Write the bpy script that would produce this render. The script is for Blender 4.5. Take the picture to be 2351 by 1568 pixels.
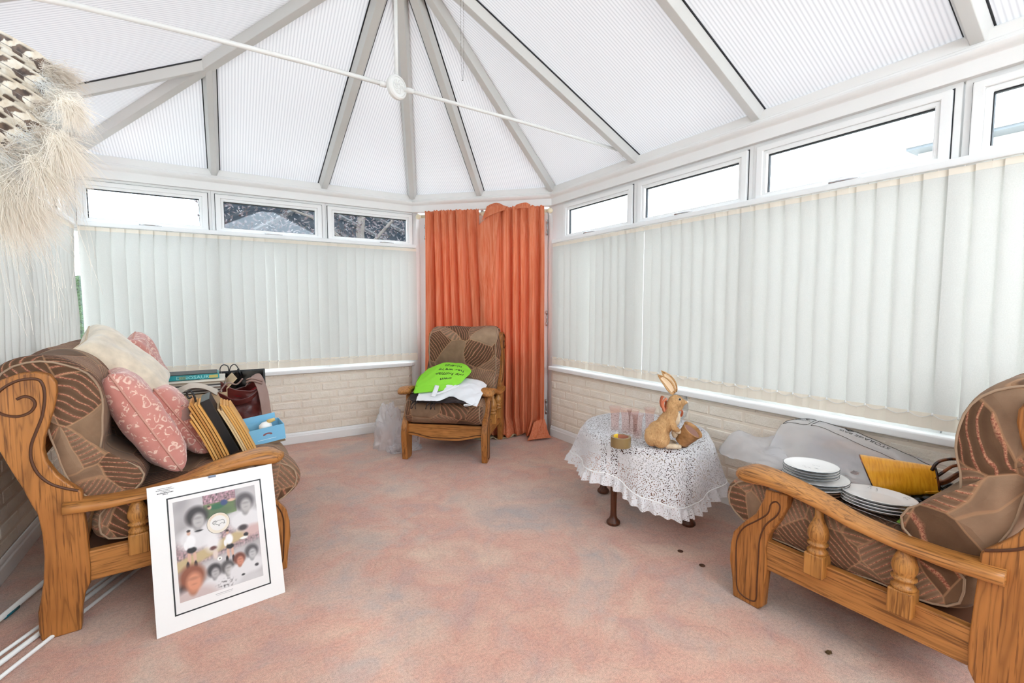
import bpy, bmesh, math, random
from math import sin, cos, pi, radians, sqrt, exp, atan2
from mathutils import Vector, Matrix, noise
random.seed(7)
for o in list(bpy.data.objects): bpy.data.objects.remove(o, do_unlink=True)
scene = bpy.context.scene
COL = scene.collection

# ---------------------------------------------------------------- camera, sky, exposure
CAM_H = 1.12
cam_d = bpy.data.cameras.new('camera'); cam = bpy.data.objects.new('camera', cam_d); COL.objects.link(cam)
cam_d.sensor_width = 36.0; cam_d.lens = 36.0 * 1078.26 / 2351.0; cam_d.clip_start = 0.05; cam_d.clip_end = 200
cam.location = (0, 0, CAM_H)
cam.rotation_euler = (radians(90 - 4.222), 0, radians(-31.73))
scene.camera = cam
scene.view_settings.view_transform = 'Standard'
try: scene.view_settings.look = 'None'
except Exception: pass
scene.view_settings.gamma = 1.0
scene.view_settings.use_curve_mapping = False
scene.view_settings.exposure = 1.12
w = bpy.data.worlds.new('sky'); scene.world = w; w.use_nodes = True
nt = w.node_tree; nt.nodes.clear()
wo = nt.nodes.new('ShaderNodeOutputWorld'); bg = nt.nodes.new('ShaderNodeBackground')
tc = nt.nodes.new('ShaderNodeTexCoord'); sep = nt.nodes.new('ShaderNodeSeparateXYZ'); cr = nt.nodes.new('ShaderNodeValToRGB')
nt.links.new(tc.outputs['Generated'], sep.inputs[0]); nt.links.new(sep.outputs['Z'], cr.inputs[0]); nt.links.new(cr.outputs[0], bg.inputs[0]); nt.links.new(bg.outputs[0], wo.inputs[0])
e = cr.color_ramp.elements
e[0].position = 0.0; e[0].color = (0.76, 0.89, 1.0, 1); e[1].position = 0.7; e[1].color = (0.90, 0.95, 1.0, 1)
bg.inputs[1].default_value = 4.0
sd = bpy.data.lights.new('sun', 'SUN'); sun = bpy.data.objects.new('sun', sd); COL.objects.link(sun)
sd.energy = 1.0; sd.angle = radians(6); sd.color = (1.0, 0.95, 0.86)
sun.rotation_euler = Vector((-0.62, 0.30, 0.95)).to_track_quat('Z', 'Y').to_euler()

# ---------------------------------------------------------------- helpers
def lin(c):
    return tuple((x / 255 / 12.92) if x / 255 <= 0.04045 else ((x / 255 + 0.055) / 1.055) ** 2.4 for x in c)
def tag(o, label=None, cat=None, group=None, kind=None):
    if label: o['label'] = label
    if cat: o['category'] = cat
    if group: o['group'] = group
    if kind: o['kind'] = kind
    return o
def thing(name, label, cat, loc=(0, 0, 0), rz=0, group=None):
    o = bpy.data.objects.new(name, None); COL.objects.link(o); o.location = loc; o.rotation_euler = (0, 0, rz)
    o.empty_display_size = 0.05
    return tag(o, label, cat, group)
def mesh(name, V, F, m, parent=None, smooth=False, bev=0, sub=0, solid=0, seg=2, off=0.0):
    me = bpy.data.meshes.new(name); me.from_pydata([tuple(v) for v in V], [], F); me.update()
    bm = bmesh.new(); bm.from_mesh(me); bmesh.ops.recalc_face_normals(bm, faces=bm.faces); bm.to_mesh(me); bm.free()
    if m: me.materials.append(m)
    if smooth: me.polygons.foreach_set('use_smooth', [True] * len(me.polygons))
    o = bpy.data.objects.new(name, me); COL.objects.link(o)
    if parent: o.parent = parent
    if solid:
        md = o.modifiers.new('s', 'SOLIDIFY'); md.thickness = solid; md.offset = off
    if bev:
        md = o.modifiers.new('b', 'BEVEL'); md.width = bev; md.segments = seg; md.limit_method = 'ANGLE'; md.angle_limit = radians(35); md.harden_normals = False
        me.polygons.foreach_set('use_smooth', [True] * len(me.polygons))
        md2 = o.modifiers.new('w', 'WEIGHTED_NORMAL')
    if sub:
        md = o.modifiers.new('u', 'SUBSURF'); md.levels = sub; md.render_levels = sub
    return o
class MB:
    def __init__(s): s.V = []; s.F = []
    def add(s, V, F):
        b = len(s.V); s.V += [tuple(v) for v in V]; s.F += [tuple(i + b for i in f) for f in F]; return s
    def box(s, x0, x1, y0, y1, z0, z1, M=None):
        V = [(x, y, z) for x in (x0, x1) for y in (y0, y1) for z in (z0, z1)]
        if M: V = [M @ Vector(v) for v in V]
        return s.add(V, [(0, 1, 3, 2), (4, 6, 7, 5), (0, 4, 5, 1), (2, 3, 7, 6), (0, 2, 6, 4), (1, 5, 7, 3)])
    def prism(s, pts, f0, f1):
        n = len(pts); V = [f0(p) for p in pts] + [f1(p) for p in pts]
        F = [tuple(range(n)), tuple(range(2 * n - 1, n - 1, -1))] + [(i, (i + 1) % n, n + (i + 1) % n, n + i) for i in range(n)]
        return s.add(V, F)
    def tube(s, P, r, n=8, closed=False):
        P = [Vector(p) for p in P]; N = len(P); V = []; F = []
        rr = r if callable(r) else (lambda t: r)
        up = None
        for i, p in enumerate(P):
            a = P[(i - 1) % N] if (closed or i > 0) else P[0]; b = P[(i + 1) % N] if (closed or i < N - 1) else P[-1]
            t = (b - a).normalized()
            if up is None: up = t.orthogonal().normalized()
            up = (up - t * up.dot(t))
            up = up.normalized() if up.length > 1e-6 else t.orthogonal().normalized()
            q = t.cross(up); R = rr(i / max(1, N - 1))
            V += [p + (up * cos(2 * pi * k / n) + q * sin(2 * pi * k / n)) * R for k in range(n)]
        for i in range(N if closed else N - 1):
            for k in range(n):
                j = (i + 1) % N
                F.append((i * n + k, i * n + (k + 1) % n, j * n + (k + 1) % n, j * n + k))
        if not closed: F += [tuple(range(n - 1, -1, -1)), tuple((N - 1) * n + k for k in range(n))]
        return s.add(V, F)
    def lathe(s, prof, n=24, c=(0, 0, 0), M=None):
        V = []; F = []
        for (r, z) in prof: V += [Vector((r * cos(2 * pi * k / n), r * sin(2 * pi * k / n), z)) for k in range(n)]
        for i in range(len(prof) - 1):
            for k in range(n): F.append((i * n + k, i * n + (k + 1) % n, (i + 1) * n + (k + 1) % n, (i + 1) * n + k))
        if prof[0][0] > 1e-5: F.append(tuple(range(n - 1, -1, -1)))
        if prof[-1][0] > 1e-5: F.append(tuple((len(prof) - 1) * n + k for k in range(n)))
        if M: V = [M @ v for v in V]
        return s.add([v + Vector(c) for v in V], F)
    def grid(s, f, nu, nv, cu=False, cv=False):
        V = [f(i / nu, j / nv) for i in range(nu + (0 if cu else 1)) for j in range(nv + (0 if cv else 1))]
        a = nu if cu else nu + 1; b = nv if cv else nv + 1
        F = [(i * b + j, ((i + 1) % a) * b + j, ((i + 1) % a) * b + (j + 1) % b, i * b + (j + 1) % b) for i in range(nu) for j in range(nv)]
        return s.add(V, F)
    def out(s, name, m, parent=None, **k): return mesh(name, s.V, s.F, m, parent, **k)
def spline(P, n=6, closed=False):
    P = [Vector(p) for p in P]; N = len(P); R = []
    for i in range(N if closed else N - 1):
        g = lambda k: P[k % N] if closed else P[max(0, min(N - 1, k))]
        a, b, c, d = g(i - 1), g(i), g(i + 1), g(i + 2)
        for k in range(n):
            t = k / n
            R.append(0.5 * ((2 * b) + (c - a) * t + (2 * a - 5 * b + 4 * c - d) * t * t + (3 * b - a - 3 * c + d) * t ** 3))
    if not closed: R.append(P[-1])
    return R
def lerp(a, b, t): return a + (b - a) * t
def interp(T, x):
    if x <= T[0][0]: return T[0][1]
    for (a, b), (c, d) in zip(T, T[1:]):
        if x <= c: return b + (d - b) * (x - a) / (c - a)
    return T[-1][1]
def text_mesh(body, size, align='CENTER'):
    cu = bpy.data.curves.new('t', 'FONT'); cu.body = body; cu.size = size; cu.align_x = align; cu.resolution_u = 2
    o = bpy.data.objects.new('t', cu); COL.objects.link(o)
    dg = bpy.context.evaluated_depsgraph_get(); dg.update()
    me = bpy.data.meshes.new_from_object(o.evaluated_get(dg))
    V = [v.co.copy() for v in me.vertices]; F = [tuple(p.vertices) for p in me.polygons]
    bpy.data.objects.remove(o); bpy.data.meshes.remove(me); bpy.data.curves.remove(cu)
    return V, F
def copy_tree(o, parent=None):
    kids = list(o.children)
    c = o.copy(); COL.objects.link(c); c.parent = parent
    for k in kids: copy_tree(k, c)
    return c

# ---------------------------------------------------------------- materials
class NT:
    def __init__(s, name):
        s.m = bpy.data.materials.new(name); s.m.use_nodes = True; s.t = s.m.node_tree; s.t.nodes.clear()
        s.o = s.n('OutputMaterial')
    def n(s, ty, **k):
        nd = s.t.nodes.new('ShaderNode' + ty)
        for a, b in k.items():
            if a.startswith('_'): nd.inputs[a[1:].replace('_', ' ')].default_value = b
            else: setattr(nd, a, b)
        return nd
    def l(s, a, b): s.t.links.new(a, b)
    def coord(s, scale=(1, 1, 1), rot=(0, 0, 0), kind='Object'):
        c = s.n('TexCoord'); mp = s.n('Mapping'); mp.inputs['Scale'].default_value = scale; mp.inputs['Rotation'].default_value = rot
        s.l(c.outputs[kind], mp.inputs[0]); return mp.outputs[0]
    def noise(s, vec, scale, detail=4, rough=.5, dist=0):
        nd = s.n('TexNoise'); nd.inputs['Scale'].default_value = scale; nd.inputs['Detail'].default_value = detail
        nd.inputs['Roughness'].default_value = rough; nd.inputs['Distortion'].default_value = dist
        if vec: s.l(vec, nd.inputs['Vector'])
        return nd.outputs[0]
    def ramp(s, fac, stops, interp='LINEAR'):
        r = s.n('ValToRGB'); cr = r.color_ramp; cr.interpolation = interp
        while len(cr.elements) < len(stops): cr.elements.new(.5)
        for el, (p, c) in zip(cr.elements, stops):
            el.position = p; el.color = (*c, 1) if len(c) == 3 else c
        s.l(fac, r.inputs[0]); return r.outputs[0]
    def math(s, op, a, b=None, c=None):
        nd = s.n('Math', operation=op)
        for i, v in enumerate((a, b, c)):
            if v is None: continue
            if isinstance(v, (int, float)): nd.inputs[i].default_value = v
            else: s.l(v, nd.inputs[i])
        return nd.outputs[0]
    def mix(s, fac, a, b, blend='MIX'):
        nd = s.n('MixRGB', blend_type=blend)
        for i, v in enumerate((fac, a, b)):
            if isinstance(v, (int, float)): nd.inputs[i].default_value = v
            elif isinstance(v, tuple): nd.inputs[i].default_value = (*v, 1)
            else: s.l(v, nd.inputs[i])
        return nd.outputs[0]
    def bump(s, h, strength=.3, dist=.01, prev=None):
        b = s.n('Bump'); b.inputs['Strength'].default_value = strength; b.inputs['Distance'].default_value = dist; s.l(h, b.inputs['Height'])
        if prev: s.l(prev, b.inputs['Normal'])
        return b.outputs[0]
    def pbr(s, color, rough=.6, normal=None, metal=0, spec=None, sheen=0, trans=0):
        p = s.n('BsdfPrincipled')
        if isinstance(color, tuple): p.inputs['Base Color'].default_value = (*color, 1)
        else: s.l(color, p.inputs['Base Color'])
        if isinstance(rough, (int, float)): p.inputs['Roughness'].default_value = rough
        else: s.l(rough, p.inputs['Roughness'])
        p.inputs['Metallic'].default_value = metal
        if spec is not None: p.inputs['Specular IOR Level'].default_value = spec
        if sheen: p.inputs['Sheen Weight'].default_value = sheen
        if normal: s.l(normal, p.inputs['Normal'])
        s.l(p.outputs[0], s.o.inputs[0]); return p.outputs[0]
def plain(name, rgb, rough=.6, metal=0, var=0.06, bump=0.0, bs=200, spec=None, sheen=0, vs=6):
    a = NT(name); c = lin(rgb); v = a.coord()
    f = a.noise(v, vs, 5)
    col = a.ramp(f, [(.3, tuple(x * (1 - var) for x in c)), (.7, tuple(min(1, x * (1 + var)) for x in c))])
    nrm = a.bump(a.noise(v, bs, 3), bump, .002) if bump else None
    a.pbr(col, rough, nrm, metal, spec, sheen); return a.m
def wood(name, axis, base, dark, scale=1.0, rough=.38, rings=26):
    a = NT(name); sc = [7.0, 7.0, 7.0]; sc[axis] = .55
    v = a.coord(tuple(x * scale for x in sc)); n1 = a.noise(v, 1.6, 3, .5, .6)
    g = a.math('FRACT', a.math('MULTIPLY', n1, rings * .55))
    g = a.math('ABSOLUTE', a.math('SUBTRACT', a.math('MULTIPLY', g, 2), 1))
    sc2 = [150.0, 150.0, 150.0]; sc2[axis] = 5.0
    p = a.noise(a.coord(tuple(x * scale for x in sc2)), 1.0, 3, .6)
    big = a.noise(a.coord(), 5, 3)
    b = lin(base); d = lin(dark); mid = tuple(lerp(x, y, .4) for x, y in zip(b, d))
    col = a.ramp(g, [(0, mid), (.2, tuple(x * .88 for x in b)), (.6, b), (1, tuple(min(1, x * 1.08) for x in b))])
    pores = a.ramp(p, [(.38, (1, 1, 1)), (.46, (0, 0, 0))])
    col = a.mix(a.math('MULTIPLY', pores, .6), col, d)
    wear = a.ramp(big, [(.35, (0.78, 0.72, 0.66)), (.62, (1, 1, 1))]); col = a.mix(1.0, col, wear, 'MULTIPLY')
    a.pbr(col, rough, a.bump(p, .15, .001), spec=.4); return a.m
M = {}
M['upvc'] = plain('white_upvc', (240, 239, 237), .35, var=.012)
M['upvc2'] = plain('white_upvc_door', (236, 234, 233), .4, var=.015)
M['rafter'] = plain('painted_rafter', (214, 214, 212), .45, var=.02)
M['gasket'] = plain('black_gasket', (28, 30, 34), .6)
M['chrome'] = plain('chrome', (190, 190, 190), .2, 1)
M['black'] = plain('black_plastic', (16, 16, 18), .35)
M['white'] = plain('white_plastic', (236, 236, 234), .35, var=.015)
OAK = ((188, 128, 68), (78, 42, 18))
M['oak_x'] = wood('oak_grain_x', 0, *OAK); M['oak_y'] = wood('oak_grain_y', 1, *OAK); M['oak_z'] = wood('oak_grain_z', 2, (180, 118, 60), (72, 36, 14))
M['recess_shade'] = plain('dark_recess_shade', (84, 46, 20), .6)  # dark colour standing in for shade in the grooves and below the cushions
M['bulb_wood'] = wood('turned_oak', 2, (196, 138, 72), (110, 64, 28), 1.2)
M['darkwood'] = wood('dark_mahogany', 2, (92, 50, 28), (40, 20, 12))
def m_carpet():
    a = NT('pink_carpet'); v = a.coord()
    n1 = a.noise(v, 1.7, 5, .62, .4); n2 = a.noise(v, 5.5, 4, .6, .8); n3 = a.noise(a.coord((1, 1, 1), (0, 0, 1)), 2.6, 3)
    c1 = a.ramp(n1, [(.34, lin((190, 178, 172))), (.45, lin((224, 190, 172))), (.54, lin((226, 162, 142))), (.66, lin((236, 202, 178)))])
    c2 = a.ramp(n2, [(.35, lin((196, 178, 172))), (.5, lin((222, 182, 164))), (.68, lin((234, 204, 182)))])
    col = a.mix(.45, c1, c2)
    col = a.mix(a.math('MULTIPLY', a.ramp(n3, [(.55, (0, 0, 0)), (.75, (1, 1, 1))]), .3), col, lin((222, 142, 120)))
    # scalloped embossed pattern: distorted cell borders
    w = a.n('VectorMath', operation='ADD'); nn = a.n('TexNoise'); nn.inputs['Scale'].default_value = 4; a.l(v, nn.inputs['Vector'])
    sc = a.n('VectorMath', operation='SCALE'); sc.inputs['Scale'].default_value = .16; a.l(nn.outputs['Color'], sc.inputs[0]); a.l(v, w.inputs[0]); a.l(sc.outputs[0], w.inputs[1])
    vo = a.n('TexVoronoi'); vo.feature = 'F1'; vo.inputs['Scale'].default_value = 6.0; a.l(w.outputs[0], vo.inputs['Vector'])
    ring = a.math('ABSOLUTE', a.math('SUBTRACT', vo.outputs['Distance'], .42)); ln = a.ramp(ring, [(0, (0, 0, 0)), (.07, (1, 1, 1))])
    fine = a.noise(v, 420, 2, .7); clump = a.noise(v, 95, 3, .7)
    h = a.math('ADD', a.math('MULTIPLY', ln, .3), a.math('ADD', a.math('MULTIPLY', fine, .5), a.math('MULTIPLY', clump, .7)))
    col = a.mix(a.math('MULTIPLY', a.math('SUBTRACT', 1, ln), .09), col, lin((150, 108, 92)))
    col = a.mix(1.0, col, a.ramp(fine, [(.3, (.62, .6, .58)), (.6, (1.08, 1.08, 1.08))]), 'MULTIPLY')
    col = a.mix(1.0, col, a.ramp(clump, [(.3, (.80, .78, .77)), (.6, (1.05, 1.05, 1.05))]), 'MULTIPLY')
    a.pbr(col, .95, a.bump(h, .85, .006), spec=.1, sheen=.25); return a.m
M['carpet'] = m_carpet()
def m_brick():
    a = NT('painted_brick_block'); v = a.coord()
    n = a.noise(v, 60, 6, .7); n2 = a.noise(v, 12, 3); pit = a.noise(v, 130, 2, .5)
    col = a.ramp(n2, [(.3, lin((244, 232, 214))), (.7, lin((250, 240, 226)))])
    col = a.mix(a.ramp(pit, [(.22, (1, 1, 1)), (.27, (0, 0, 0))]), col, lin((150, 125, 105)))
    a.pbr(col, .7, a.bump(n, .8, .008)); return a.m
M['brick'] = m_brick(); M['mortar'] = plain('painted_mortar', (240, 226, 208), .8, bump=.4, bs=90)
def m_blind():
    a = NT('blind_fabric'); v = a.coord(); n = a.noise(v, 260, 3, .6)
    col = a.ramp(n, [(.3, lin((210, 210, 204))), (.7, lin((219, 218, 213)))])
    d = a.n('BsdfDiffuse'); t = a.n('BsdfTranslucent'); mx = a.n('MixShader'); mx.inputs[0].default_value = .055
    a.l(col, d.inputs[0]); t.inputs[0].default_value = (*lin((243, 240, 230)), 1)
    b = a.bump(n, .3, .001); a.l(b, d.inputs['Normal'])
    a.l(d.outputs[0], mx.inputs[1]); a.l(t.outputs[0], mx.inputs[2]); a.l(mx.outputs[0], a.o.inputs[0]); return a.m
M['blind'] = m_blind()
def m_trans(name, rgb, frac, rough_noise=0):
    a = NT(name); d = a.n('BsdfDiffuse'); t = a.n('BsdfTranslucent'); mx = a.n('MixShader'); mx.inputs[0].default_value = frac
    d.inputs[0].default_value = t.inputs[0].default_value = (*lin(rgb), 1)
    a.l(d.outputs[0], mx.inputs[1]); a.l(t.outputs[0], mx.inputs[2]); a.l(mx.outputs[0], a.o.inputs[0]); return a.m
M['blind_hem'] = m_trans('blind_hem', (240, 230, 214), .04)
def m_poly(ax):
    a = NT('polycarbonate_flutes_' + 'xy'[ax]); c = a.n('TexCoord'); s = a.n('SeparateXYZ'); a.l(c.outputs['Object'], s.inputs[0])
    k = a.math('FRACT', a.math('MULTIPLY', s.outputs[ax], 1 / .0167))
    st = a.ramp(a.math('ABSOLUTE', a.math('SUBTRACT', k, .5)), [(0, lin((222, 223, 226))), (.13, lin((234, 235, 237))), (.3, lin((248, 249, 251))), (.5, lin((252, 252, 253)))])
    d = a.n('BsdfDiffuse'); t = a.n('BsdfTranslucent'); mx = a.n('MixShader'); mx.inputs[0].default_value = .165
    a.l(st, d.inputs[0]); a.l(st, t.inputs[0]); a.l(d.outputs[0], mx.inputs[1]); a.l(t.outputs[0], mx.inputs[2]); a.l(mx.outputs[0], a.o.inputs[0]); return a.m
M['polyx'] = m_poly(0); M['polyy'] = m_poly(1)
def m_glass(name, tint=(1, 1, 1), refl=1.0, dens=0.0, tintc=(1, 1, 1), rough=.02):
    a = NT(name); t = a.n('BsdfTransparent'); t.inputs[0].default_value = (*tint, 1)
    g = a.n('BsdfGlossy'); g.inputs['Roughness'].default_value = rough; lw = a.n('LayerWeight'); lw.inputs[0].default_value = .5
    mx = a.n('MixShader'); fr = a.math('ADD', .03, a.math('MULTIPLY', a.math('POWER', lw.outputs['Facing'], 4.5), .8)); a.l(a.math('MULTIPLY', fr, refl), mx.inputs[0]); a.l(t.outputs[0], mx.inputs[1]); a.l(g.outputs[0], mx.inputs[2])
    out = mx.outputs[0]
    if dens:
        d = a.n('BsdfDiffuse'); d.inputs[0].default_value = (*tintc, 1); tr = a.n('BsdfTranslucent'); tr.inputs[0].default_value = (*tintc, 1)
        ad = a.n('MixShader'); ad.inputs[0].default_value = .5; a.l(d.outputs[0], ad.inputs[1]); a.l(tr.outputs[0], ad.inputs[2])
        m2 = a.n('MixShader'); m2.inputs[0].default_value = dens; a.l(out, m2.inputs[1]); a.l(ad.outputs[0], m2.inputs[2]); out = m2.outputs[0]
    a.l(out, a.o.inputs[0]); return a.m
M['pane'] = m_glass('window_glass', (.95, .98, 1))
M['pinkglass'] = m_glass('pink_glass', (.99, .95, .94), .5, .045, lin((255, 200, 184)))
M['clearglass'] = m_glass('clear_glass', (.93, .94, .95), 1.6)
M['film'] = m_glass('clear_plastic_film', (.97, .97, .98), 1.5, .34, (.97, .97, .98), .12)
M['film2'] = m_glass('crumpled_white_film', (.97, .97, .98), 1.5, .4, (.93, .93, .95), .15)
def m_uph(name='patchwork_upholstery', light=1.0):
    a = NT(name); v = a.coord()
    nz = a.n('TexNoise'); nz.inputs['Scale'].default_value = 5; a.l(v, nz.inputs['Vector'])
    sc = a.n('VectorMath', operation='SCALE'); sc.inputs['Scale'].default_value = .05; a.l(nz.outputs['Color'], sc.inputs[0])
    w_ = a.n('VectorMath', operation='ADD'); a.l(v, w_.inputs[0]); a.l(sc.outputs[0], w_.inputs[1])
    S = 5.6
    vo = a.n('TexVoronoi'); vo.feature = 'F1'; vo.inputs['Scale'].default_value = S; a.l(w_.outputs[0], vo.inputs['Vector'])
    ve = a.n('TexVoronoi'); ve.feature = 'DISTANCE_TO_EDGE'; ve.inputs['Scale'].default_value = S; a.l(w_.outputs[0], ve.inputs['Vector'])
    sp = a.n('SeparateXYZ'); a.l(vo.outputs['Color'], sp.inputs[0])
    # stripes in a random direction per patch
    rel = a.n('VectorMath', operation='SUBTRACT'); a.l(w_.outputs[0], rel.inputs[0]); a.l(vo.outputs['Position'], rel.inputs[1])
    dirv = a.n('VectorMath', operation='SUBTRACT'); a.l(vo.outputs['Color'], dirv.inputs[0]); dirv.inputs[1].default_value = (.5, .5, .5)
    dn = a.n('VectorMath', operation='NORMALIZE'); a.l(dirv.outputs[0], dn.inputs[0])
    dt = a.n('VectorMath', operation='DOT_PRODUCT'); a.l(w_.outputs[0], dt.inputs[0]); a.l(dn.outputs[0], dt.inputs[1])
    st = a.math('ABSOLUTE', a.math('SUBTRACT', a.math('FRACT', a.math('MULTIPLY', dt.outputs['Value'], 62)), .5))
    on = a.math('GREATER_THAN', sp.outputs[0], .36)
    stl = a.math('MULTIPLY', a.ramp(st, [(.05, (1, 1, 1)), (.16, (0, 0, 0))]), on)
    base = a.ramp(sp.outputs[1], [(.15, tuple(x * light for x in lin((104, 78, 58)))), (.4, tuple(x * light for x in lin((134, 106, 84)))), (.7, tuple(x * light for x in lin((156, 128, 104)))), (.9, tuple(x * light for x in lin((140, 112, 88))))])
    nap = a.noise(v, 14, 4); base = a.mix(1, base, a.ramp(nap, [(.3, (.8, .78, .77)), (.7, (1.1, 1.1, 1.1))]), 'MULTIPLY')
    dk = a.math('MULTIPLY', a.ramp(st, [(.2, (0, 0, 0)), (.4, (1, 1, 1))]), a.math('MULTIPLY', on, .35)); base = a.mix(dk, base, lin((78, 54, 40)))
    thr = a.noise(v, 240, 2)
    stc = a.mix(a.ramp(thr, [(.4, (0, 0, 0)), (.6, (1, 1, 1))]), lin((206, 150, 118)), lin((150, 84, 70)))
    col = a.mix(a.math('MULTIPLY', stl, .8), base, stc)
    edge = a.ramp(ve.outputs['Distance'], [(.008, (1, 1, 1)), (.018, (0, 0, 0))]); col = a.mix(a.math('MULTIPLY', edge, .42), col, lin((196, 150, 112)))
    h = a.math('ADD', a.math('MULTIPLY', a.ramp(ve.outputs['Distance'], [(0, (0, 0, 0)), (.09, (1, 1, 1))]), 1.0), a.math('MULTIPLY', stl, .5))
    h = a.math('ADD', h, a.math('MULTIPLY', a.noise(v, 300, 2), .12))
    a.pbr(col, .85, a.bump(h, .5, .008), spec=.1, sheen=.05); return a.m
M['uph'] = m_uph()
M['uph_plain'] = plain('taupe_velour', (168, 142, 118), .85, var=.14, bump=.3, bs=260, spec=.1, sheen=.05, vs=9)
def m_curtain():
    a = NT('orange_curtain'); v = a.coord((90, 90, 3)); n = a.noise(v, 1, 4, .65); fine = a.noise(a.coord((420, 420, 500)), 1, 2)
    col = a.ramp(n, [(.3, lin((220, 118, 80))), (.5, lin((232, 142, 104))), (.7, lin((238, 164, 132)))])
    b = a.bump(fine, .3, .001)
    d = a.n('BsdfDiffuse'); t = a.n('BsdfTranslucent'); mx = a.n('MixShader'); mx.inputs[0].default_value = .3
    a.l(col, d.inputs[0]); a.l(col, t.inputs[0]); a.l(b, d.inputs['Normal']); a.l(d.outputs[0], mx.inputs[1]); a.l(t.outputs[0], mx.inputs[2]); a.l(mx.outputs[0], a.o.inputs[0]); return a.m
M['curtain'] = m_curtain()

# ---------------------------------------------------------------- the room
XR, XL, YB, Y0 = 2.414, -0.81, 4.16, -1.45
PATH = [(XL, Y0), (XL, YB), (1.511, YB), (XR, 3.257), (XR, Y0)]
def struct(o, parent=None):
    if parent is None: o['kind'] = 'structure'
    return o
def offset_path(P, d):
    R = []
    for i, p in enumerate(P):
        p = Vector(p); ns = []
        for a, b in ((i - 1, i), (i, i + 1)):
            if 0 <= a and b < len(P):
                t = (Vector(P[b]) - Vector(P[a])).normalized(); ns.append(Vector((t.y, -t.x)))
        if len(ns) == 1: R.append(p + ns[0] * d)
        else:
            m = (ns[0] + ns[1]); m = m / m.length_squared * 2; R.append(p + m * d)
    return R
def sweep(mb, P, prof):
    """prof: closed list of (inward distance, z)"""
    rings = [offset_path(P, d) for d, z in prof]; n = len(prof); N = len(P)
    V = [(rings[k][i].x, rings[k][i].y, prof[k][1]) for i in range(N) for k in range(n)]
    F = [(i * n + k, i * n + (k + 1) % n, (i + 1) * n + (k + 1) % n, (i + 1) * n + k) for i in range(N - 1) for k in range(n)]
    F += [tuple(range(n)), tuple((N - 1) * n + k for k in range(n - 1, -1, -1))]
    mb.add(V, F)
# floor
struct(MB().box(-3, 3, Y0 - .1, 4.3, -.05, 0).out('floor', M['carpet']))
# unseen house wall behind the viewer; its upper opening is added to brighten the room
struct(MB().box(XL - .2, XL + .9, Y0 - .2, Y0, 0, 2.9).box(XR - .3, XR + .2, Y0 - .2, Y0, 0, 2.9).box(XL + .9, XR - .3, Y0 - .2, Y0, 0, 1.2).out('wall_house', plain('house_wall_paint', (244, 238, 228), .8)))
# walls: placement functions (s along wall, d inward, z)
W = {
 'left': (lambda s, d, z: (XL + d, s, z)),
 'back': (lambda s, d, z: (s, YB - d, z)),
 'right': (lambda s, d, z: (XR - d, s, z)),
}
q = 2 ** -.5
def CP(s, d, z):   # corner (door) wall: s from left corner
    return (1.511 + q * s - q * d, 4.16 - q * s - q * d, z)
W['corner'] = CP
def brick_wall(name, f, s0, s1, top=.576, seed=1):
    rnd = random.Random(seed)
    mo = MB().box(s0, s1, -.12, -.0035, 0, top); mo.V = [f(*v) for v in mo.V]
    o = struct(mo.out(name, M['mortar']))
    b = MB(); z = .02; r = 0; ch = .0665
    while z < top - .01:
        s = s0 - (0.11 if r % 2 else 0) - rnd.random() * .03
        z1 = min(z + ch - .006, top)
        while s < s1:
            l = .215 + rnd.uniform(-.012, .012); a = max(s, s0); c = min(s + l, s1)
            if c - a > .02:
                d = rnd.uniform(-.0015, .002); k = .007
                V = [(a, -.008, z), (c, -.008, z), (c, -.008, z1), (a, -.008, z1), (a + k, d, z + k), (c - k, d, z + k), (c - k, d, z1 - k), (a + k, d, z1 - k)]
                V = [f(*v) for v in V]
                b.add(V, [(0, 1, 5, 4), (1, 2, 6, 5), (2, 3, 7, 6), (3, 0, 4, 7), (4, 5, 6, 7)])
            s += l + .006
        z += ch; r += 1
    b.out('bricks', M['brick'], o, bev=.002, seg=1)
    return o
brick_wall('wall_left', W['left'], Y0, 4.16, seed=2)
brick_wall('wall_back', W['back'], XL, 1.455, seed=3)
wr = brick_wall('wall_right', W['right'], Y0, 3.257, seed=4)
# reveal of the back wall beside the door
rv = brick_wall('wall_reveal', lambda s, d, z: (1.455 + q * s + q * d, 4.16 + q * s - q * d, z), 0, .12, seed=5)
# sills
def strip(name, P, prof, m=M['upvc'], bev=.003):
    mb = MB(); sweep(mb, P, prof); return struct(mb.out(name, m, bev=bev))
sill = [(.03, .576), (.034, .582), (.034, .606), (.028, .612), (-.12, .618), (-.12, .576)]
strip('trim_1', [(XL, Y0), (XL, YB), (1.458, YB), (1.54, YB + .082)], sill)
strip('trim_2', [(XR, 3.257), (XR, Y0)], sill)
base = [(0, 0), (.016, 0), (.016, .062), (.011, .068), (.011, .078), (.006, .09), (0, .092)]
strip('baseboard_left', [(XL, Y0), (XL, YB), (1.458, YB)], base)
strip('baseboard_right', [(XR, 3.25), (XR, Y0)], base)
# eaves moulding
eave = [(-.05, 1.972), (.012, 1.972), (.014, 1.985), (.014, 2.028), (.02, 2.034), (.03, 2.040), (.037, 2.052), (.037, 2.06), (.03, 2.066), (.03, 2.074), (.022, 2.078), (.022, 2.118), (.016, 2.124), (-.05, 2.124)]
strip('trim_3', PATH, eave, bev=.002)
# open ground outside
struct(MB().box(-40, 40, -30, 60, -.3, -.15).out('ground', plain('pale_paving', (190, 188, 180), .9, vs=.5)))
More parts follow.
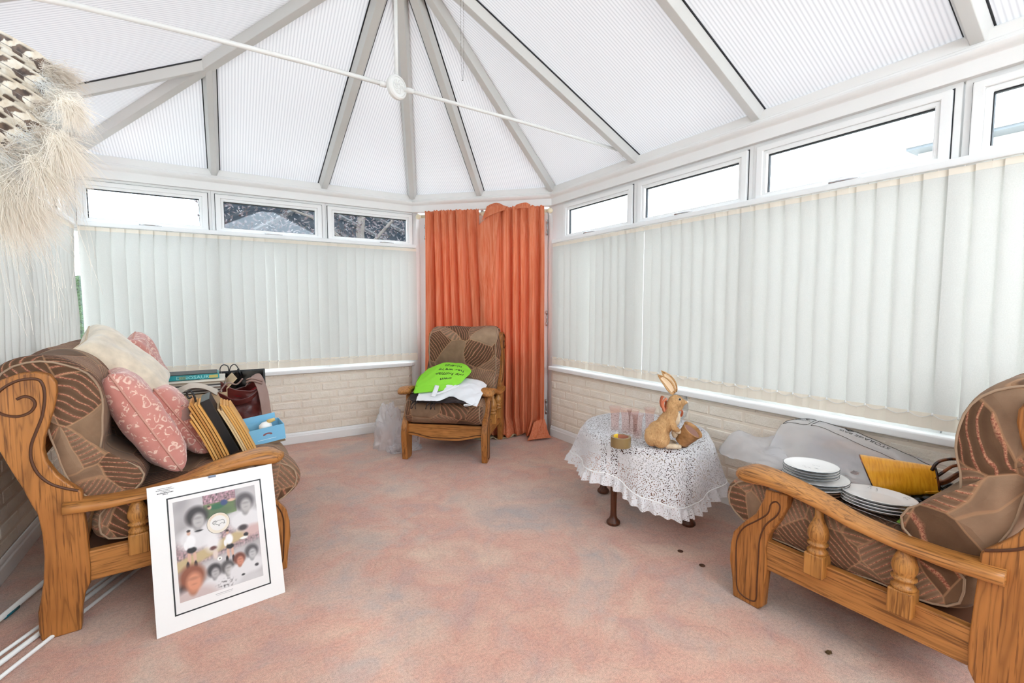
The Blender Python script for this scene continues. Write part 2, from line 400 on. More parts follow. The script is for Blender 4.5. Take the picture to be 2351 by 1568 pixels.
# windows
def ring(mb, f, o, i, d0, d1, dbevel=0):
    (s0, s1, z0, z1) = o; (a0, a1, b0, b1) = i
    O = [(s0, z0), (s1, z0), (s1, z1), (s0, z1)]; I = [(a0, b0), (a1, b0), (a1, b1), (a0, b1)]
    V = []
    for d in (d0, d1):
        V += [f(s, d, z) for s, z in O] + [f(s, d, z) for s, z in I]
    F = []
    for k in range(4):
        j = (k + 1) % 4
        F += [(k, j, 4 + j, 4 + k), (8 + k, 12 + k, 12 + j, 8 + j), (k, 8 + k, 8 + j, j), (4 + k, 4 + j, 12 + j, 12 + k)]
    mb.add(V, F)
def rect(mb, f, s0, s1, z0, z1, d, t=.004):
    mb.add([f(s, dd, z) for dd in (d, d - t) for s, z in ((s0, z0), (s1, z0), (s1, z1), (s0, z1))], [(0, 1, 2, 3), (7, 6, 5, 4), (0, 4, 5, 1), (1, 5, 6, 2), (2, 6, 7, 3), (3, 7, 4, 0)])
WN = [0]
def window(wall, s0, s1, p0, p1, handle=None, flip=1):
    """s0,s1 outer frame; p0,p1 glass"""
    f = W[wall]; WN[0] += 1
    g = lambda s, d, z: f(s, d - .02, z)
    mb2 = MB()
    ring(mb2, g, (s0, s1, 1.64, 1.99), (min(p0, p1) - .044, max(p0, p1) + .044, 1.676, 1.944), -.055, .004)
    ring(mb2, g, (s0, s1, .60, 1.64), (s0 + .03, min(s1 - .03, max(p0, p1) + .085), .66, 1.62), -.055, .004)
    o = mb2.out('window_%d' % WN[0], M['upvc'], bev=.004); o['kind'] = 'structure'
    so = (min(p0, p1) - .052, max(p0, p1) + .052, 1.668, 1.952)
    sh = MB(); ring(sh, g, so, (p0 - .018, p1 + .018, 1.70, 1.923), .0, .022); ring(sh, g, (p0 - .019, p1 + .019, 1.699, 1.924), (p0, p1, 1.709, 1.905), -.012, .014)
    so_ = sh.out('sash', M['upvc'], o, bev=.004)
    sg = MB(); ring(sg, g, (so[0] - .004, so[1] + .004, so[2] - .004, so[3] + .004), (so[0] + .002, so[1] - .002, so[2] + .002, so[3] - .002), -.002, .006); ring(sg, g, (p0 - .002, p1 + .002, 1.707, 1.907), (p0 + .004, p1 - .004, 1.713, 1.899), -.02, -.004)
    sg.out('seal', M['gasket'], o)
    gl = MB(); rect(gl, g, p0 - .005, p1 + .005, 1.704, 1.91, -.022); gl.out('pane', M['pane'], o)
    gl = MB(); rect(gl, g, s0 + .04, s1 - .04, .655, 1.61, -.03); gl.out('lower_pane', M['pane'], o)
    if handle is not None:
        h = MB(); c = handle
        h.add([g(s, dd, z) for s in (c - .022, c + .022) for dd in (.022, .030) for z in (1.676, 1.692)], [(0, 1, 3, 2), (4, 6, 7, 5), (0, 4, 5, 1), (2, 3, 7, 6), (0, 2, 6, 4), (1, 5, 7, 3)])
        h.tube([g(c, .03, 1.684), g(c, .045, 1.684)], .006)
        h.tube([g(c - .035 * flip, .048, 1.683), g(c, .048, 1.685), g(c + .05 * flip, .046, 1.684), g(c + .09 * flip, .044, 1.68)], .0052)
        h.out('handle', M['chrome'], o, smooth=True)
    return o
window('back', -.86, -.032, -.728, -.105, -.42)
window('back', -.032, .766, .046, .684, .345)
window('back', .766, 1.512, .832, 1.456, 1.235)
for a, b, hd in ((3.055, 2.40, 2.78), (2.245, 1.575, 1.93), (1.42, .75, 1.07), (.588, -.08, .25), (-.24, -.91, -.6)):
    window('right', b - .078, (3.275 if a > 3 else a + .078), b, a, hd, -1)
for a, b in ((3.98, 3.32), (3.16, 2.5), (2.34, 1.68), (1.52, .86), (.7, .04), (-.12, -.78)):
    window('left', b - .08, (4.19 if a > 3.9 else a + .08), b, a, (a + b) / 2, 1)
# corner door behind the curtain (recessed a little)
dd0 = -.08
f = CP
dm = MB()
for (a, b, c, d) in ((-.06, .10, 0, 1.99), (1.23, 1.34, 0, 1.99), (0, 1.3, 1.945, 1.99), (0, 1.3, 0, .03)):
    dm.add([f(s, dx, z) for s in (a, b) for dx in (dd0 - .06, dd0 + .01) for z in (c, d)], [(0, 1, 3, 2), (4, 6, 7, 5), (0, 4, 5, 1), (2, 3, 7, 6), (0, 2, 6, 4), (1, 5, 7, 3)])
do = dm.out('door_1', M['upvc2'], bev=.004); do['kind'] = 'structure'
for a, b in ((.10, .664), (.668, 1.23)):
    lf = MB(); g = lambda s, d, z: f(s, d + dd0, z)
    ring(lf, g, (a, b, .03, 1.945), (a + .09, b - .09, .75, 1.85), -.05, .018); rect(lf, g, a + .08, b - .08, .12, .66, .008, .03)
    ring(lf, g, (a + .05, b - .05, .1, .78), (a + .09, b - .09, .14, .74), -.01, .016)
    l = lf.out('door_leaf', M['upvc2'], do, bev=.004)
    gl = MB(); rect(gl, g, a + .085, b - .085, .745, 1.855, -.02); gl.out('pane', M['pane'], l)
for s in (.10, 1.225):
    for z in (.24, 1.02, 1.80):
        hg = MB()
        for dz in (-.05, .05):
            hg.tube([f(s, dd0 + .03, z + dz - .016), f(s, dd0 + .03, z + dz + .016)], .008)
        hg.tube([f(s, dd0 + .028, z - .06), f(s, dd0 + .028, z + .06)], .004); hg.out('hinge', M['chrome'], do, smooth=True)
for s in (.645, .69): bo = MB().box(-.012, .012, -.006, .006, -.02, .02, Matrix.Translation(f(s, dd0 + .03, 1.955)) @ Matrix.Rotation(radians(-45), 4, 'Z')); bo.out('bolt', M['chrome'], do)

# roof
B = Vector((.8, 2.363, 2.915)); EZ = 2.125
cA, cB, cC, cD = Vector((XL, YB, EZ)), Vector((1.511, YB, EZ)), Vector((XR, 3.257, EZ)), Vector((XR, Y0, EZ))
cE = Vector((XL, Y0, EZ)); R0 = Vector((.8, Y0, B.z))
def panel(pts, m, rz=0):
    me = MB(); Mi = Matrix.Rotation(-rz, 4, 'Z')
    n = (pts[1] - pts[0]).cross(pts[2] - pts[0]).normalized(); n = n if n.z > 0 else -n
    me.prism(pts, lambda p: Mi @ p, lambda p: Mi @ (p + n * .012)); o = me.out('roof_panel', m, ceil); o.rotation_euler = (0, 0, rz); return o
ceil = bpy.data.objects.new('ceiling', None); COL.objects.link(ceil); ceil['kind'] = 'structure'; ceil.empty_display_size = .1
panel([cA, cB, B], M['polyx']); panel([cB, cC, B], M['polyy'], radians(45) + pi / 2 * 0 + 0)
panel([cC, cD, R0, B], M['polyy']); panel([cA, B, R0, cE], M['polyy'])
def rafter(a, b, n, wd=.078, dp=.05, name='rafter', cut=0):
    a = Vector(a); b = Vector(b); t = (b - a).normalized(); n = Vector(n); n = (n - t * n.dot(t)).normalized(); s = t.cross(n)
    sec = [(-wd / 2, -.001), (wd / 2, -.001), (wd / 2, -.012), (wd / 2 - .010, -dp * .55), (wd / 2 - .018, -dp), (-wd / 2 + .018, -dp), (-wd / 2 + .010, -dp * .55), (-wd / 2, -.012)]
    m = MB(); m.prism(sec, lambda p: a + s * p[0] + n * p[1], lambda p: b + s * p[0] + n * p[1]); o = m.out(name, M['rafter'], ceil, bev=.003)
    k = MB()
    for sg in (-1, 1):
        k.prism([(sg * wd / 2, -.0005), (sg * (wd / 2 + .006), -.0005), (sg * (wd / 2 + .006), -.006), (sg * wd / 2, -.006)], lambda p: a + s * p[0] + n * p[1], lambda p: b + s * p[0] + n * p[1])
    k.out('gasket', M['gasket'], o)
    return o
def pn(a, b, c):
    n = (b - a).cross(c - a).normalized(); return n if n.z > 0 else -n
nL, nC, nR, nF = pn(cA, cB, B), pn(cB, cC, B), pn(cC, cD, B), pn(cA, cE, B)
def onp(x, y, P, n): return Vector((x, y, P.z - ((x - P.x) * n.x + (y - P.y) * n.y) / n.z))
rafter(cA, B, nL + nF, .085, .055); rafter(cB, B, nL + nC); rafter(cC, B, nR + nC)
mid = (cB + cC) / 2; rafter(mid, B, nC)
rafter((.755, YB, EZ), B, nL)
yh = YB - (0 - XL) * (YB - B.y) / (B.x - XL)
rafter((-.005, YB, EZ), onp(-.005, yh, cA, nL), nL, .07)
rafter((XR, 2.318, EZ), B + Vector((0, -.03, 0)), nR)
for y in (1.47, .63, -.21, -1.05): rafter((XR, y, EZ), (.8, y, B.z), nR)
for y in (2.363, 1.47, .63, -.21, -1.05): rafter((XL, y, EZ), (.8, y, B.z), nF)
xh = -.02; yy = YB - (xh - XL) * (YB - B.y) / (B.x - XL)
rafter((XL, yy, EZ), onp(xh, yy, cA, nF), nF, .07)
rafter(R0, B, (0, 0, 1), .1, .06, name='ridge_beam')
bz = MB().lathe([(0, 0), (.06, .0), (.12, .012), (.165, .035), (.185, .06), (.19, .085), (.17, .1), (0, .1)], 40, (.8, 2.40, 2.735))
bz.lathe([(.03, .0), (.03, .12)], 12, (.8, 2.40, 2.78)); bz.out('ceiling_boss', M['rafter'], ceil, smooth=True, bev=.0)

# tie bar with rosette
tb = thing('roof_tie_bar', 'white metal tie bar spanning the roof with a round rosette in the middle', 'tie bar', (.78, 2.345, 2.2))
def sub(p): return Vector(p) - Vector((.78, 2.345, 2.2))
MB().tube([sub(p) for p in ((-.80, 2.30, 2.155), (-.4, 2.3, 2.185), (0, 2.32, 2.2), (.4, 2.335, 2.205), (.76, 2.345, 2.2))], .0105, 12).out('rod', M['white'], tb, smooth=True)
MB().tube([sub(p) for p in ((.80, 2.345, 2.2), (1.5, 2.36, 2.19), (2.0, 2.37, 2.178), (2.36, 2.375, 2.165))], .0095, 12).out('rod', M['white'], tb, smooth=True)
MB().tube([(0, 0, .04), (.012, .03, .58)], .0095, 12).out('drop_rod', M['white'], tb, smooth=True)
Mr = Matrix.Rotation(radians(24), 4, 'Z') @ Matrix.Rotation(pi / 2, 4, 'X')
MB().lathe([(0, -.016), (.048, -.016), (.055, -.012), (.058, -.004), (.058, .008), (.052, .016), (.045, .018), (.044, .013), (.034, .013), (.033, .017), (0, .017)], 40, M=Mr).out('rosette', M['white'], tb, smooth=True, bev=.001)
em = MB()
for k in range(9):
    a = k * 2 * pi / 9; P = [Mr @ Vector((.03 * cos(a + t * .9) * (1 - .75 * t), .03 * sin(a + t * .9) * (1 - .75 * t), .0185)) for t in [i / 6 for i in range(7)]]
    em.tube(P, .0022, 5)
em.out('scroll_relief', M['white'], tb, smooth=True)
for sg in (1, -1): MB().tube([(sg * .052, 0, 0), (sg * .085, 0, 0)], .0135, 12).out('collar', M['white'], tb, smooth=True)
bk = MB().box(1.57, 1.60, -.004, .06, -.045, .0); bk.tube([(1.575, .01, -.028), (1.60, .035, .01)], .012, 8); bk.tube([(1.59, -.01, -.05), (1.59, .05, -.05)], .012, 8); bk.tube([(1.585, .045, .01), (1.62, .075, -.04)], .01, 8)
bk.out('bracket', M['white'], tb, smooth=True)
# bead pull chain
cx, cy = 1.07, 2.20
pc = thing('bead_chain_loop', 'dark bead chain loop hanging from the roof beside the boss', 'chain', (cx, cy, 2.24))
ch = MB()
zt = 2.84 - .0; n = 150
for sdx in (-.008, .008):
    for k in range(90):
        z = .01 + k * .0066
        if z < .58: ch.lathe([(0, -.002), (.0019, 0), (0, .002)], 5, (sdx * min(1, .3 + k * .04), 0, z))
for k in range(5): a = pi + k * pi / 4; ch.lathe([(0, -.002), (.0019, 0), (0, .002)], 5, (.0024 * cos(a), 0, .01 + .004 * sin(a)))
ch.out('beads', plain('dark_beads', (70, 60, 56), .4), pc)
MB().lathe([(0, -.01), (.008, -.005), (.009, .003), (.004, .011), (0, .012)], 12, (-.008, 0, .445)).out('toggle', plain('dark_red_toggle', (130, 50, 40), .4), pc, smooth=True)

# vertical blinds
def blind(wall, a, b, label, d=.012, gaps=(), seed=1, dirn=1, z1=1.648, wob=.0):
    f = W[wall]; rnd = random.Random(seed)
    c = f((a + b) / 2, d, 0); t = thing('vertical_blind', label, 'blind', (c[0], c[1], .625))
    g = lambda s, dd, z: tuple(Vector(f(s, dd, z)) - Vector((c[0], c[1], .625)))
    hr = MB()
    hr.prism([(d - .018, 1.652), (d + .018, 1.652), (d + .02, 1.658), (d + .02, 1.677), (d + .016, 1.682), (d - .018, 1.682)], lambda p: g(a, p[0], p[1]), lambda p: g(b, p[0], p[1]))
    hr.out('headrail', M['white'], t, bev=.001)
    clip0 = MB().lathe([(0, -.008), (.0035, -.004), (.003, .004), (0, .006)], 6).out('chain_clip', M['white'], t); hook0 = MB().tube([(0, 0, -.004), (0, 0, .007)], .003, 5).out('carrier_hook', M['white'], t)
    sl = MB(); hm = MB(); ht = MB(); chn = MB(); n = int(round((b - a) / .077)); prev = None
    for i in range(n):
        s = a + .04 + i * ((b - a - .08) / (n - 1)); ang = radians(7.5 + rnd.uniform(-1.5, 1.5)) * dirn
        for gs in gaps:
            if abs(s - gs[0]) < .04: ang = radians(gs[1])
        hw = .0445 + rnd.uniform(-.0006, .0006); ph = rnd.uniform(0, 6); am = rnd.uniform(.0, .0008) + wob
        for gs in gaps:
            if abs(s - gs[0]) < .04: hw = .0335
        def P(u, v, z_a=.632, z_b=z1):
            z = lerp(z_a, z_b, v); x = (u * 2 - 1) * hw; cv = .003 * (1 - (u * 2 - 1) ** 2)
            w_ = am * sin(z * 11 + ph)
            return g(s + x * cos(ang) + w_, d + x * sin(ang) + cv + w_, z)
        sl.grid(P, 2, 14); hm.grid(lambda u, v: tuple(Vector(P(u, 0 + v * .062)) + (Vector(g(0, 1, 0)) - Vector(g(0, 0, 0))) * .0007), 2, 2)
        ht.grid(lambda u, v: tuple(Vector(P(u, .975 + v * .025)) + (Vector(g(0, 1, 0)) - Vector(g(0, 0, 0))) * .0007), 2, 1)
        pt = Vector(P(1 if dirn > 0 else 0, .06)) + (Vector(g(0, 1, 0)) - Vector(g(0, 0, 0))) * .003
        c_ = clip0.copy() if i else clip0; c_.parent = t; c_.location = pt
        if i: COL.objects.link(c_)
        if prev is not None: chn.tube([prev.lerp(pt, k / 6) - Vector((0, 0, .016 * (1 - (2 * k / 6 - 1) ** 2))) for k in range(7)], .0011, 4)
        prev = pt
        h_ = hook0.copy() if i else hook0; h_.parent = t; h_.location = g(s, d, 1.648)
        if i: COL.objects.link(h_)
    sl.out('slats', M['blind'], t, smooth=True); hm.out('weight_pockets', M['blind_hem'], t); ht.out('top_hems', M['blind_hem'], t); chn.out('bottom_chain', M['white'], t)
    return t
blind('back', -.775, 1.53, 'cream vertical blind along the back windows behind the sofa', gaps=((.36, 6),), seed=3, dirn=1)
blind('right', .22, 3.22, 'cream vertical blind along the right-hand windows', gaps=((2.90, 10), (2.82, 20), (2.74, 14), (2.25, 8), (2.17, 8)), seed=5, dirn=1)  # nearest panes, out of view, left bare to brighten the room
blind('left', -1.4, 4.10, 'sunlit cream vertical blind on the left wall', seed=9, dirn=1, wob=.003)

# ---------------------------------------------------------------- oak armchairs and sofa (local: x = front to back, y = across, z = up)
LEG = [(.103, .462), (.100, .43), (.074, .36), (.033, .311), (-.006, .256), (-.016, .205), (-.018, .14), (-.006, .07), (0, 0), (.094, 0), (.107, .016), (.110, .084), (.117, .169), (.112, .245), (.118, .295), (.155, .362), (.176, .42), (.178, .466)]
POST = [(.656, 0), (.654, .03), (.650, .076), (.641, .125), (.625, .16), (.622, .217), (.627, .353), (.630, .416), (.632, .486), (.666, .525), (.690, .558), (.713, .609), (.719, .649), (.713, .692), (.698, .738), (.685, .784), (.675, .836), (.676, .869), (.690, .897), (.722, .908), (.763, .906), (.803, .889), (.832, .862), (.846, .82), (.846, .77), (.836, .71), (.816, .658), (.794, .59), (.773, .532), (.756, .472), (.743, .436), (.736, .365), (.735, .286), (.742, .198), (.752, .141), (.760, .104), (.761, .034), (.757, 0)]
GRV = [(.640, .494), (.669, .508), (.705, .532), (.733, .571), (.747, .621), (.745, .668), (.731, .713), (.714, .764), (.705, .825), (.708, .868), (.723, .886), (.764, .884), (.803, .858), (.823, .82), (.809, .785), (.774, .769), (.743, .778), (.729, .801), (.734, .822), (.751, .832), (.770, .824)]
LGRV = [(.125, .415), (.115, .375), (.075, .33), (.035, .29), (.012, .24), (.008, .18), (.012, .1), (.018, .04), (.04, .022), (.075, .022), (.088, .04), (.088, .1), (.09, .2), (.092, .27), (.11, .33), (.145, .38), (.155, .415), (.143, .43)]
ARMT = [(-.004, .505), (.02, .522), (.06, .535), (.113, .532), (.212, .515), (.27, .500), (.365, .468), (.47, .452), (.58, .453), (.68, .465)]
ARMB = [(-.004, .49), (.02, .475), (.056, .472), (.115, .483), (.187, .480), (.264, .466), (.367, .437), (.47, .424), (.584, .418), (.68, .424)]
def loft_u(mb, rings):
    n = len(rings[0]); V = [p for r in rings for p in r]
    F = [(i * n + k, i * n + (k + 1) % n, (i + 1) * n + (k + 1) % n, (i + 1) * n + k) for i in range(len(rings) - 1) for k in range(n)]
    F += [tuple(range(n - 1, -1, -1)), tuple((len(rings) - 1) * n + k for k in range(n))]
    mb.add(V, F)
def superell(n, p):
    R = []
    for k in range(n):
        a = 2 * pi * k / n; c, s = cos(a), sin(a)
        R.append((math.copysign(abs(c) ** (2 / p), c), math.copysign(abs(s) ** (2 / p), s)))
    return R
def cushion_block(name, sect, y0, y1, m, parent, us=1, pinch=.22, edge=.045, seam=True, seed=0, n=44, nv=26, puff=.012):
    """sect: closed (u,z) outline; loft across y with rounded ends"""
    P = spline([(u * us, 0, z) for u, z in sect], 4, True)
    L = [0]; Q = P + [P[0]]
    for a, b in zip(Q, Q[1:]): L.append(L[-1] + (b - a).length)
    pts = []
    for k in range(n):
        t = L[-1] * k / n; i = max(j for j in range(len(L)) if L[j] <= t + 1e-9); i = min(i, len(P) - 1)
        pts.append(Q[i].lerp(Q[i + 1], (t - L[i]) / max(1e-9, L[i + 1] - L[i])))
    c = sum(pts, Vector()) / n; V = []; w = y1 - y0
    ts = []
    for j in range(nv + 1):
        x = -1 + 2 * j / nv; ts.append(.5 + .5 * math.copysign(abs(sin(x * pi / 2)) ** 1.0, x))
    for t in ts:
        dd = min(t, 1 - t) * w; s = 1.0 if dd > edge else (1 - pinch * (1 - sqrt(max(0, 1 - (1 - dd / edge) ** 2)))); s = 1 - (1 - s) * .5
        for p in pts:
            qv = c + (p - c) * s
            nz = noise.noise(Vector((p.x * 9 + seed, t * w * 8, p.z * 9))) * puff
            d = (p - c).normalized()
            V.append((qv.x + d.x * nz * s, y0 + t * w, qv.z + d.z * nz * s))
    F = [(j * n + k, j * n + (k + 1) % n, (j + 1) * n + (k + 1) % n, (j + 1) * n + k) for j in range(nv) for k in range(n)]
    # end caps with concentric rings (puffed outwards)
    for end, sg in ((0, -1), (nv, 1)):
        prev = [end * n + k for k in range(n)]
        for r, out in ((.7, .014), (.4, .02), (.15, .022)):
            b = len(V)
            for k in range(n):
                p0 = Vector(V[end * n + k]); cc = Vector((c.x, p0.y, c.z)); pp = cc + (p0 - cc) * r
                wr = noise.noise(Vector((pp.x * 22 + seed, sg * 3, pp.z * 22))) * .007
                V.append((pp.x, pp.y + sg * (out + wr), pp.z))
            F += [(prev[k], prev[(k + 1) % n], b + (k + 1) % n, b + k) for k in range(n)]; prev = [b + k for k in range(n)]
        F.append(tuple(prev))
    o = mesh(name, V, F, m, parent, smooth=True, sub=1)
    if seam:
        for end in (1, nv - 1):
            sm = MB(); sm.tube([Vector(V[end * n + k]) + (Vector(V[end * n + k]) - Vector((c.x, V[end * n + k][1], c.z))).normalized() * .001 for k in range(n)], .0035, 6, closed=True)
            sm.out('piping', M['uph_plain'], o, smooth=True)
    return o
SEAT = [(-.085, .375), (-.07, .425), (-.02, .458), (.06, .468), (.18, .455), (.4, .43), (.58, .415), (.62, .37), (.6, .28), (.4, .262), (.15, .262), (.03, .272), (-.05, .31), (-.08, .34)]
BACKC = [(.48, .43), (.452, .475), (.47, .525), (.53, .562), (.575, .595), (.572, .63), (.563, .70), (.562, .78), (.575, .86), (.61, .915), (.67, .95), (.74, .955), (.80, .935), (.838, .895), (.84, .85), (.81, .82), (.76, .80), (.72, .74), (.70, .66), (.69, .58), (.66, .5), (.62, .43), (.55, .41)]
def oak_seat(name, label, cat, loc, rz, Wd, us=1.0, cush=1, group=None):
    t = thing(name, label, cat, loc, rz, group); TH = .042
    U = lambda p: (p[0] * us, p[1])
    for y in (0, Wd - TH):
        outer = y if y == 0 else Wd
        leg = MB(); leg.prism([U(p) for p in spline2(LEG)], lambda p: (p[0], y, p[1]), lambda p: (p[0], y + TH, p[1]))
        l = leg.out('front_leg', M['oak_z'], t, bev=.006)
        sgn = -1 if y == 0 else 1; yo = outer
        g = MB().tube([(a[0] * us, yo + sgn * .0005, a[1]) for a in [tuple(x) for x in spline([(p[0], p[1], 0) for p in LGRV], 4, True)]], .0028, 6, closed=True); g.out('groove_shade_strip', M['recess_shade'], l)  # raised dark tube, its colour gives the shade of a carved groove
        po = MB(); po.prism([U(p) for p in spline2(POST)], lambda p: (p[0], y, p[1]), lambda p: (p[0], y + TH, p[1]))
        p_ = po.out('back_post', M['oak_z'], t, bev=.006)
        g = MB()
        for rr, off in ((.0045, 0), ):
            g.tube([(a[0] * us, yo + sgn * .0005, a[1]) for a in [tuple(x) for x in spline([(p[0], p[1], 0) for p in GRV], 5)]], rr, 6)
        g.out('groove_shade_strip', M['recess_shade'], p_)
        # arm
        ac = (y + TH / 2) + sgn * .010; rings = []; se = superell(20, 3.2)
        for k in range(28):
            u = lerp(-.004, .68, (k / 27) ** 1.15); f_ = 1 - max(0, 1 - (u + .004) / .05) ** 2; f_ = sqrt(max(.02, f_))
            a, b = interp(ARMT, u), interp(ARMB, u); cz = (a + b) / 2; hz = (a - b) / 2 * (f_ if u < .046 else 1) * 1.0
            hw = lerp(.052, .040, min(1, max(0, (u - .1) / .3))) * f_
            rings.append([(u * us, ac + c * hw, cz + s * max(.006, hz) + c * sgn * -.004) for c, s in se])
        ar = MB(); loft_u(ar, rings); ar.out('armrest', M['oak_x'], t, smooth=True)
        rl = MB().box(.105 * us, .635 * us, y + (.008 if y == 0 else .004), y + TH - (.004 if y == 0 else .008), .163, .270); rl.out('side_rail', M['oak_x'], t, bev=.004)
        for uc in (.270, .487):
            yc = y + TH / 2 + sgn * .012; top = interp(ARMB, uc) + .004
            s = MB().box(uc * us - .03, uc * us + .03, yc - .03, yc + .03, .228, .305)
            so = s.out('spindle', M['bulb_wood'], t, bev=.006, seg=3)
            h = top - .305
            tr = MB().lathe([(0, 0), (.028, 0), (.031, .004), (.03, .010), (.024, .014), (.022, .020), (.025, .026), (.031, .030), (.031, .035), (.024, .039), (.026, .046), (.031, .058), (.031, .072), (.026, .09), (.019, .106), (.013, .122), (.012, h), (0, h)], 24, (uc * us, yc, .304)); tr.out('turning', M['bulb_wood'], so, smooth=True)
    # front apron with wavy lower edge, back rails, seat base
    n = 24; pts = [(TH - .002, .262), (Wd - TH + .002, .262)]
    low = [(lerp(Wd - TH + .002, TH - .002, k / n), .158 + .016 * cos(2 * pi * k / n * 1.0 + pi) * -1 + .004 * cos(4 * pi * k / n)) for k in range(n + 1)]
    ap = MB(); ap.prism(pts + low, lambda p: (.034 * us, p[0], p[1]), lambda p: (.056 * us, p[0], p[1])); a_ = ap.out('front_apron', M['oak_y'], t, bev=.003)
    MB().tube([(.033 * us, p[0], p[1] + .018) for p in low], .003, 6).out('groove_shade_strip', M['recess_shade'], a_)
    for z0, z1, u0, u1 in ((.17, .27, .64, .664), (.44, .50, .665, .69), (.60, .66, .735, .755), (.80, .87, .74, .765)):
        MB().box(u0 * us, u1 * us, TH - .004, Wd - TH + .004, z0, z1).out('back_rail', M['oak_y'], t, bev=.004)
    MB().box(.05 * us, .64 * us, TH - .004, Wd - TH + .004, .235, .259).out('seat_base', M['recess_shade'], t)  # base coloured dark so the gap under the cushions looks shaded
    wi = (Wd - 2 * TH - .01) / cush
    for c in range(cush):
        a = TH + .005 + c * wi; b = a + wi - .004
        so = cushion_block('seat_cushion', SEAT, a - .004, b + .004, M['uph'], t, us, seed=c * 7 + len(label))
        cushion_block('back_cushion', BACKC, a - .012 + .0, b + .012, M['uph'], t, us, seed=c * 5 + 3 + len(label), puff=.016)
    return t
def spline2(P): return [(p.x, p.y) for p in spline([(a, b, 0) for a, b in P], 3, True)] if False else P
A42 = radians(4.2)
SW = 1.28
org = Vector((.2, 2.155)) + Vector((-sin(A42), cos(A42))) * SW
sofa = oak_seat('two_seat_sofa', 'oak framed two-seat sofa with patchwork cushions against the left wall', 'sofa', (org.x, org.y, 0), pi + A42, SW, 1.0, 2)
rch = oak_seat('armchair', 'oak armchair seen side-on by the right wall, loaded with crockery', 'armchair', (1.65, 1.037, 0), -pi / 2, .655, 1.07, 1, 'oak framed patchwork armchairs')
mch = oak_seat('armchair', 'oak patchwork armchair facing the room in front of the orange curtains', 'armchair', (1.086 , 3.301, 0), atan2(.76, .65), .64, .93, 1, 'oak framed patchwork armchairs')
mch.location = (1.578, 2.889, 0); mch.rotation_euler = (0, 0, atan2(.76013, .64977))

# ---------------------------------------------------------------- soft sheets
def patch(rows, u, v):
    """Catmull-Rom surface through a grid of control points"""
    def cr(P, t):
        N = len(P) - 1; x = min(max(t, 0), 1) * N; i = min(int(x), N - 1); t = x - i
        g = lambda k: P[max(0, min(N, k))]
        a, b, c, d = (g(i + k) for k in (-1, 0, 1, 2))
        return 0.5 * ((2 * b) + (c - a) * t + (2 * a - 5 * b + 4 * c - d) * t * t + (3 * b - a - 3 * c + d) * t ** 3)
    return cr([cr(r, u) for r in rows], v)
def sheet(name, rows, m, parent=None, nu=40, nv=40, wr=.006, ws=9, th=.0015, seed=0, fold=0, ffreq=6):
    rows = [[Vector(p) for p in r] for r in rows]
    def f(u, v):
        p = patch(rows, u, v); e = .01
        a = patch(rows, min(1, u + e), v) - patch(rows, max(0, u - e), v); b = patch(rows, u, min(1, v + e)) - patch(rows, u, max(0, v - e))
        n = a.cross(b); n = n.normalized() if n.length > 1e-9 else Vector((0, 0, 1))
        nz = noise.noise(p * ws + Vector((seed, 0, 0))) + .5 * abs(noise.noise(p * ws * 2.3 + Vector((0, seed, 0))))
        return p + n * (nz * wr + fold * sin(u * ffreq * 2 * pi))
    return MB().grid(f, nu, nv).out(name, m, parent, smooth=True, solid=th)
def frame(origin, ex, ez):
    ex = Vector(ex).normalized(); ez = Vector(ez); ez = (ez - ex * ez.dot(ex)).normalized(); ey = ez.cross(ex)
    return Matrix(((ex.x, ey.x, ez.x, origin[0]), (ex.y, ey.y, ez.y, origin[1]), (ex.z, ey.z, ez.z, origin[2]), (0, 0, 0, 1)))
def pillow(name, label, cat, nt_, ft, nb, thick, m, mp, group=None, zip=True):
    """nt_: near top corner, ft: far top corner, nb: near bottom corner"""
    A, Bq, Cq = Vector(nt_), Vector(ft), Vector(nb)
    c = (Bq + Cq) / 2; ex = (Bq - A); ey = (A - Cq); wx, wy = ex.length / 2, ey.length / 2
    ex.normalize(); ey = (ey - ex * ey.dot(ex)).normalized(); ez = ex.cross(ey)
    Mx = Matrix(((ex.x, ey.x, ez.x, 0), (ex.y, ey.y, ez.y, 0), (ex.z, ey.z, ez.z, 0), (0, 0, 0, 1)))
    t = thing(name, label, cat, (c.x, c.y, c.z), 0, group)
    def P(x, y, s):
        k = max(0, 1 - x ** 4) ** .5 * max(0, 1 - y ** 4) ** .5
        ox = x * (1 - .10 * (1 - abs(y)) * (abs(x) ** 3)) ; oy = y * (1 - .10 * (1 - abs(x)) * (abs(y) ** 3))
        z = s * thick / 2 * (.06 + .94 * k ** .75) if k > 0 else 0
        nz = noise.noise(Vector((x * 2.2, y * 2.2, s * 2 + c.x * 9))) * .014 * k
        return Mx @ Vector((ox * wx, oy * wy, z + nz))
    n = 26; b = MB()
    for s in (-1, 1):
        b.grid(lambda u, v: P(sin((u - .5) * pi), sin((v - .5) * pi), s), n, n)
    bd = b.out('cover', m, t, smooth=True)
    E = [(-1, -1), (-1, 1), (1, 1), (1, -1)]; pts = []
    for i in range(4):
        a, d = E[i], E[(i + 1) % 4]
        for k in range(16): q_ = k / 16; pts.append(P(lerp(a[0], d[0], q_), lerp(a[1], d[1], q_), 0))
    MB().tube(pts, .0045, 6, closed=True).out('piping', mp, t, smooth=True)
    return t
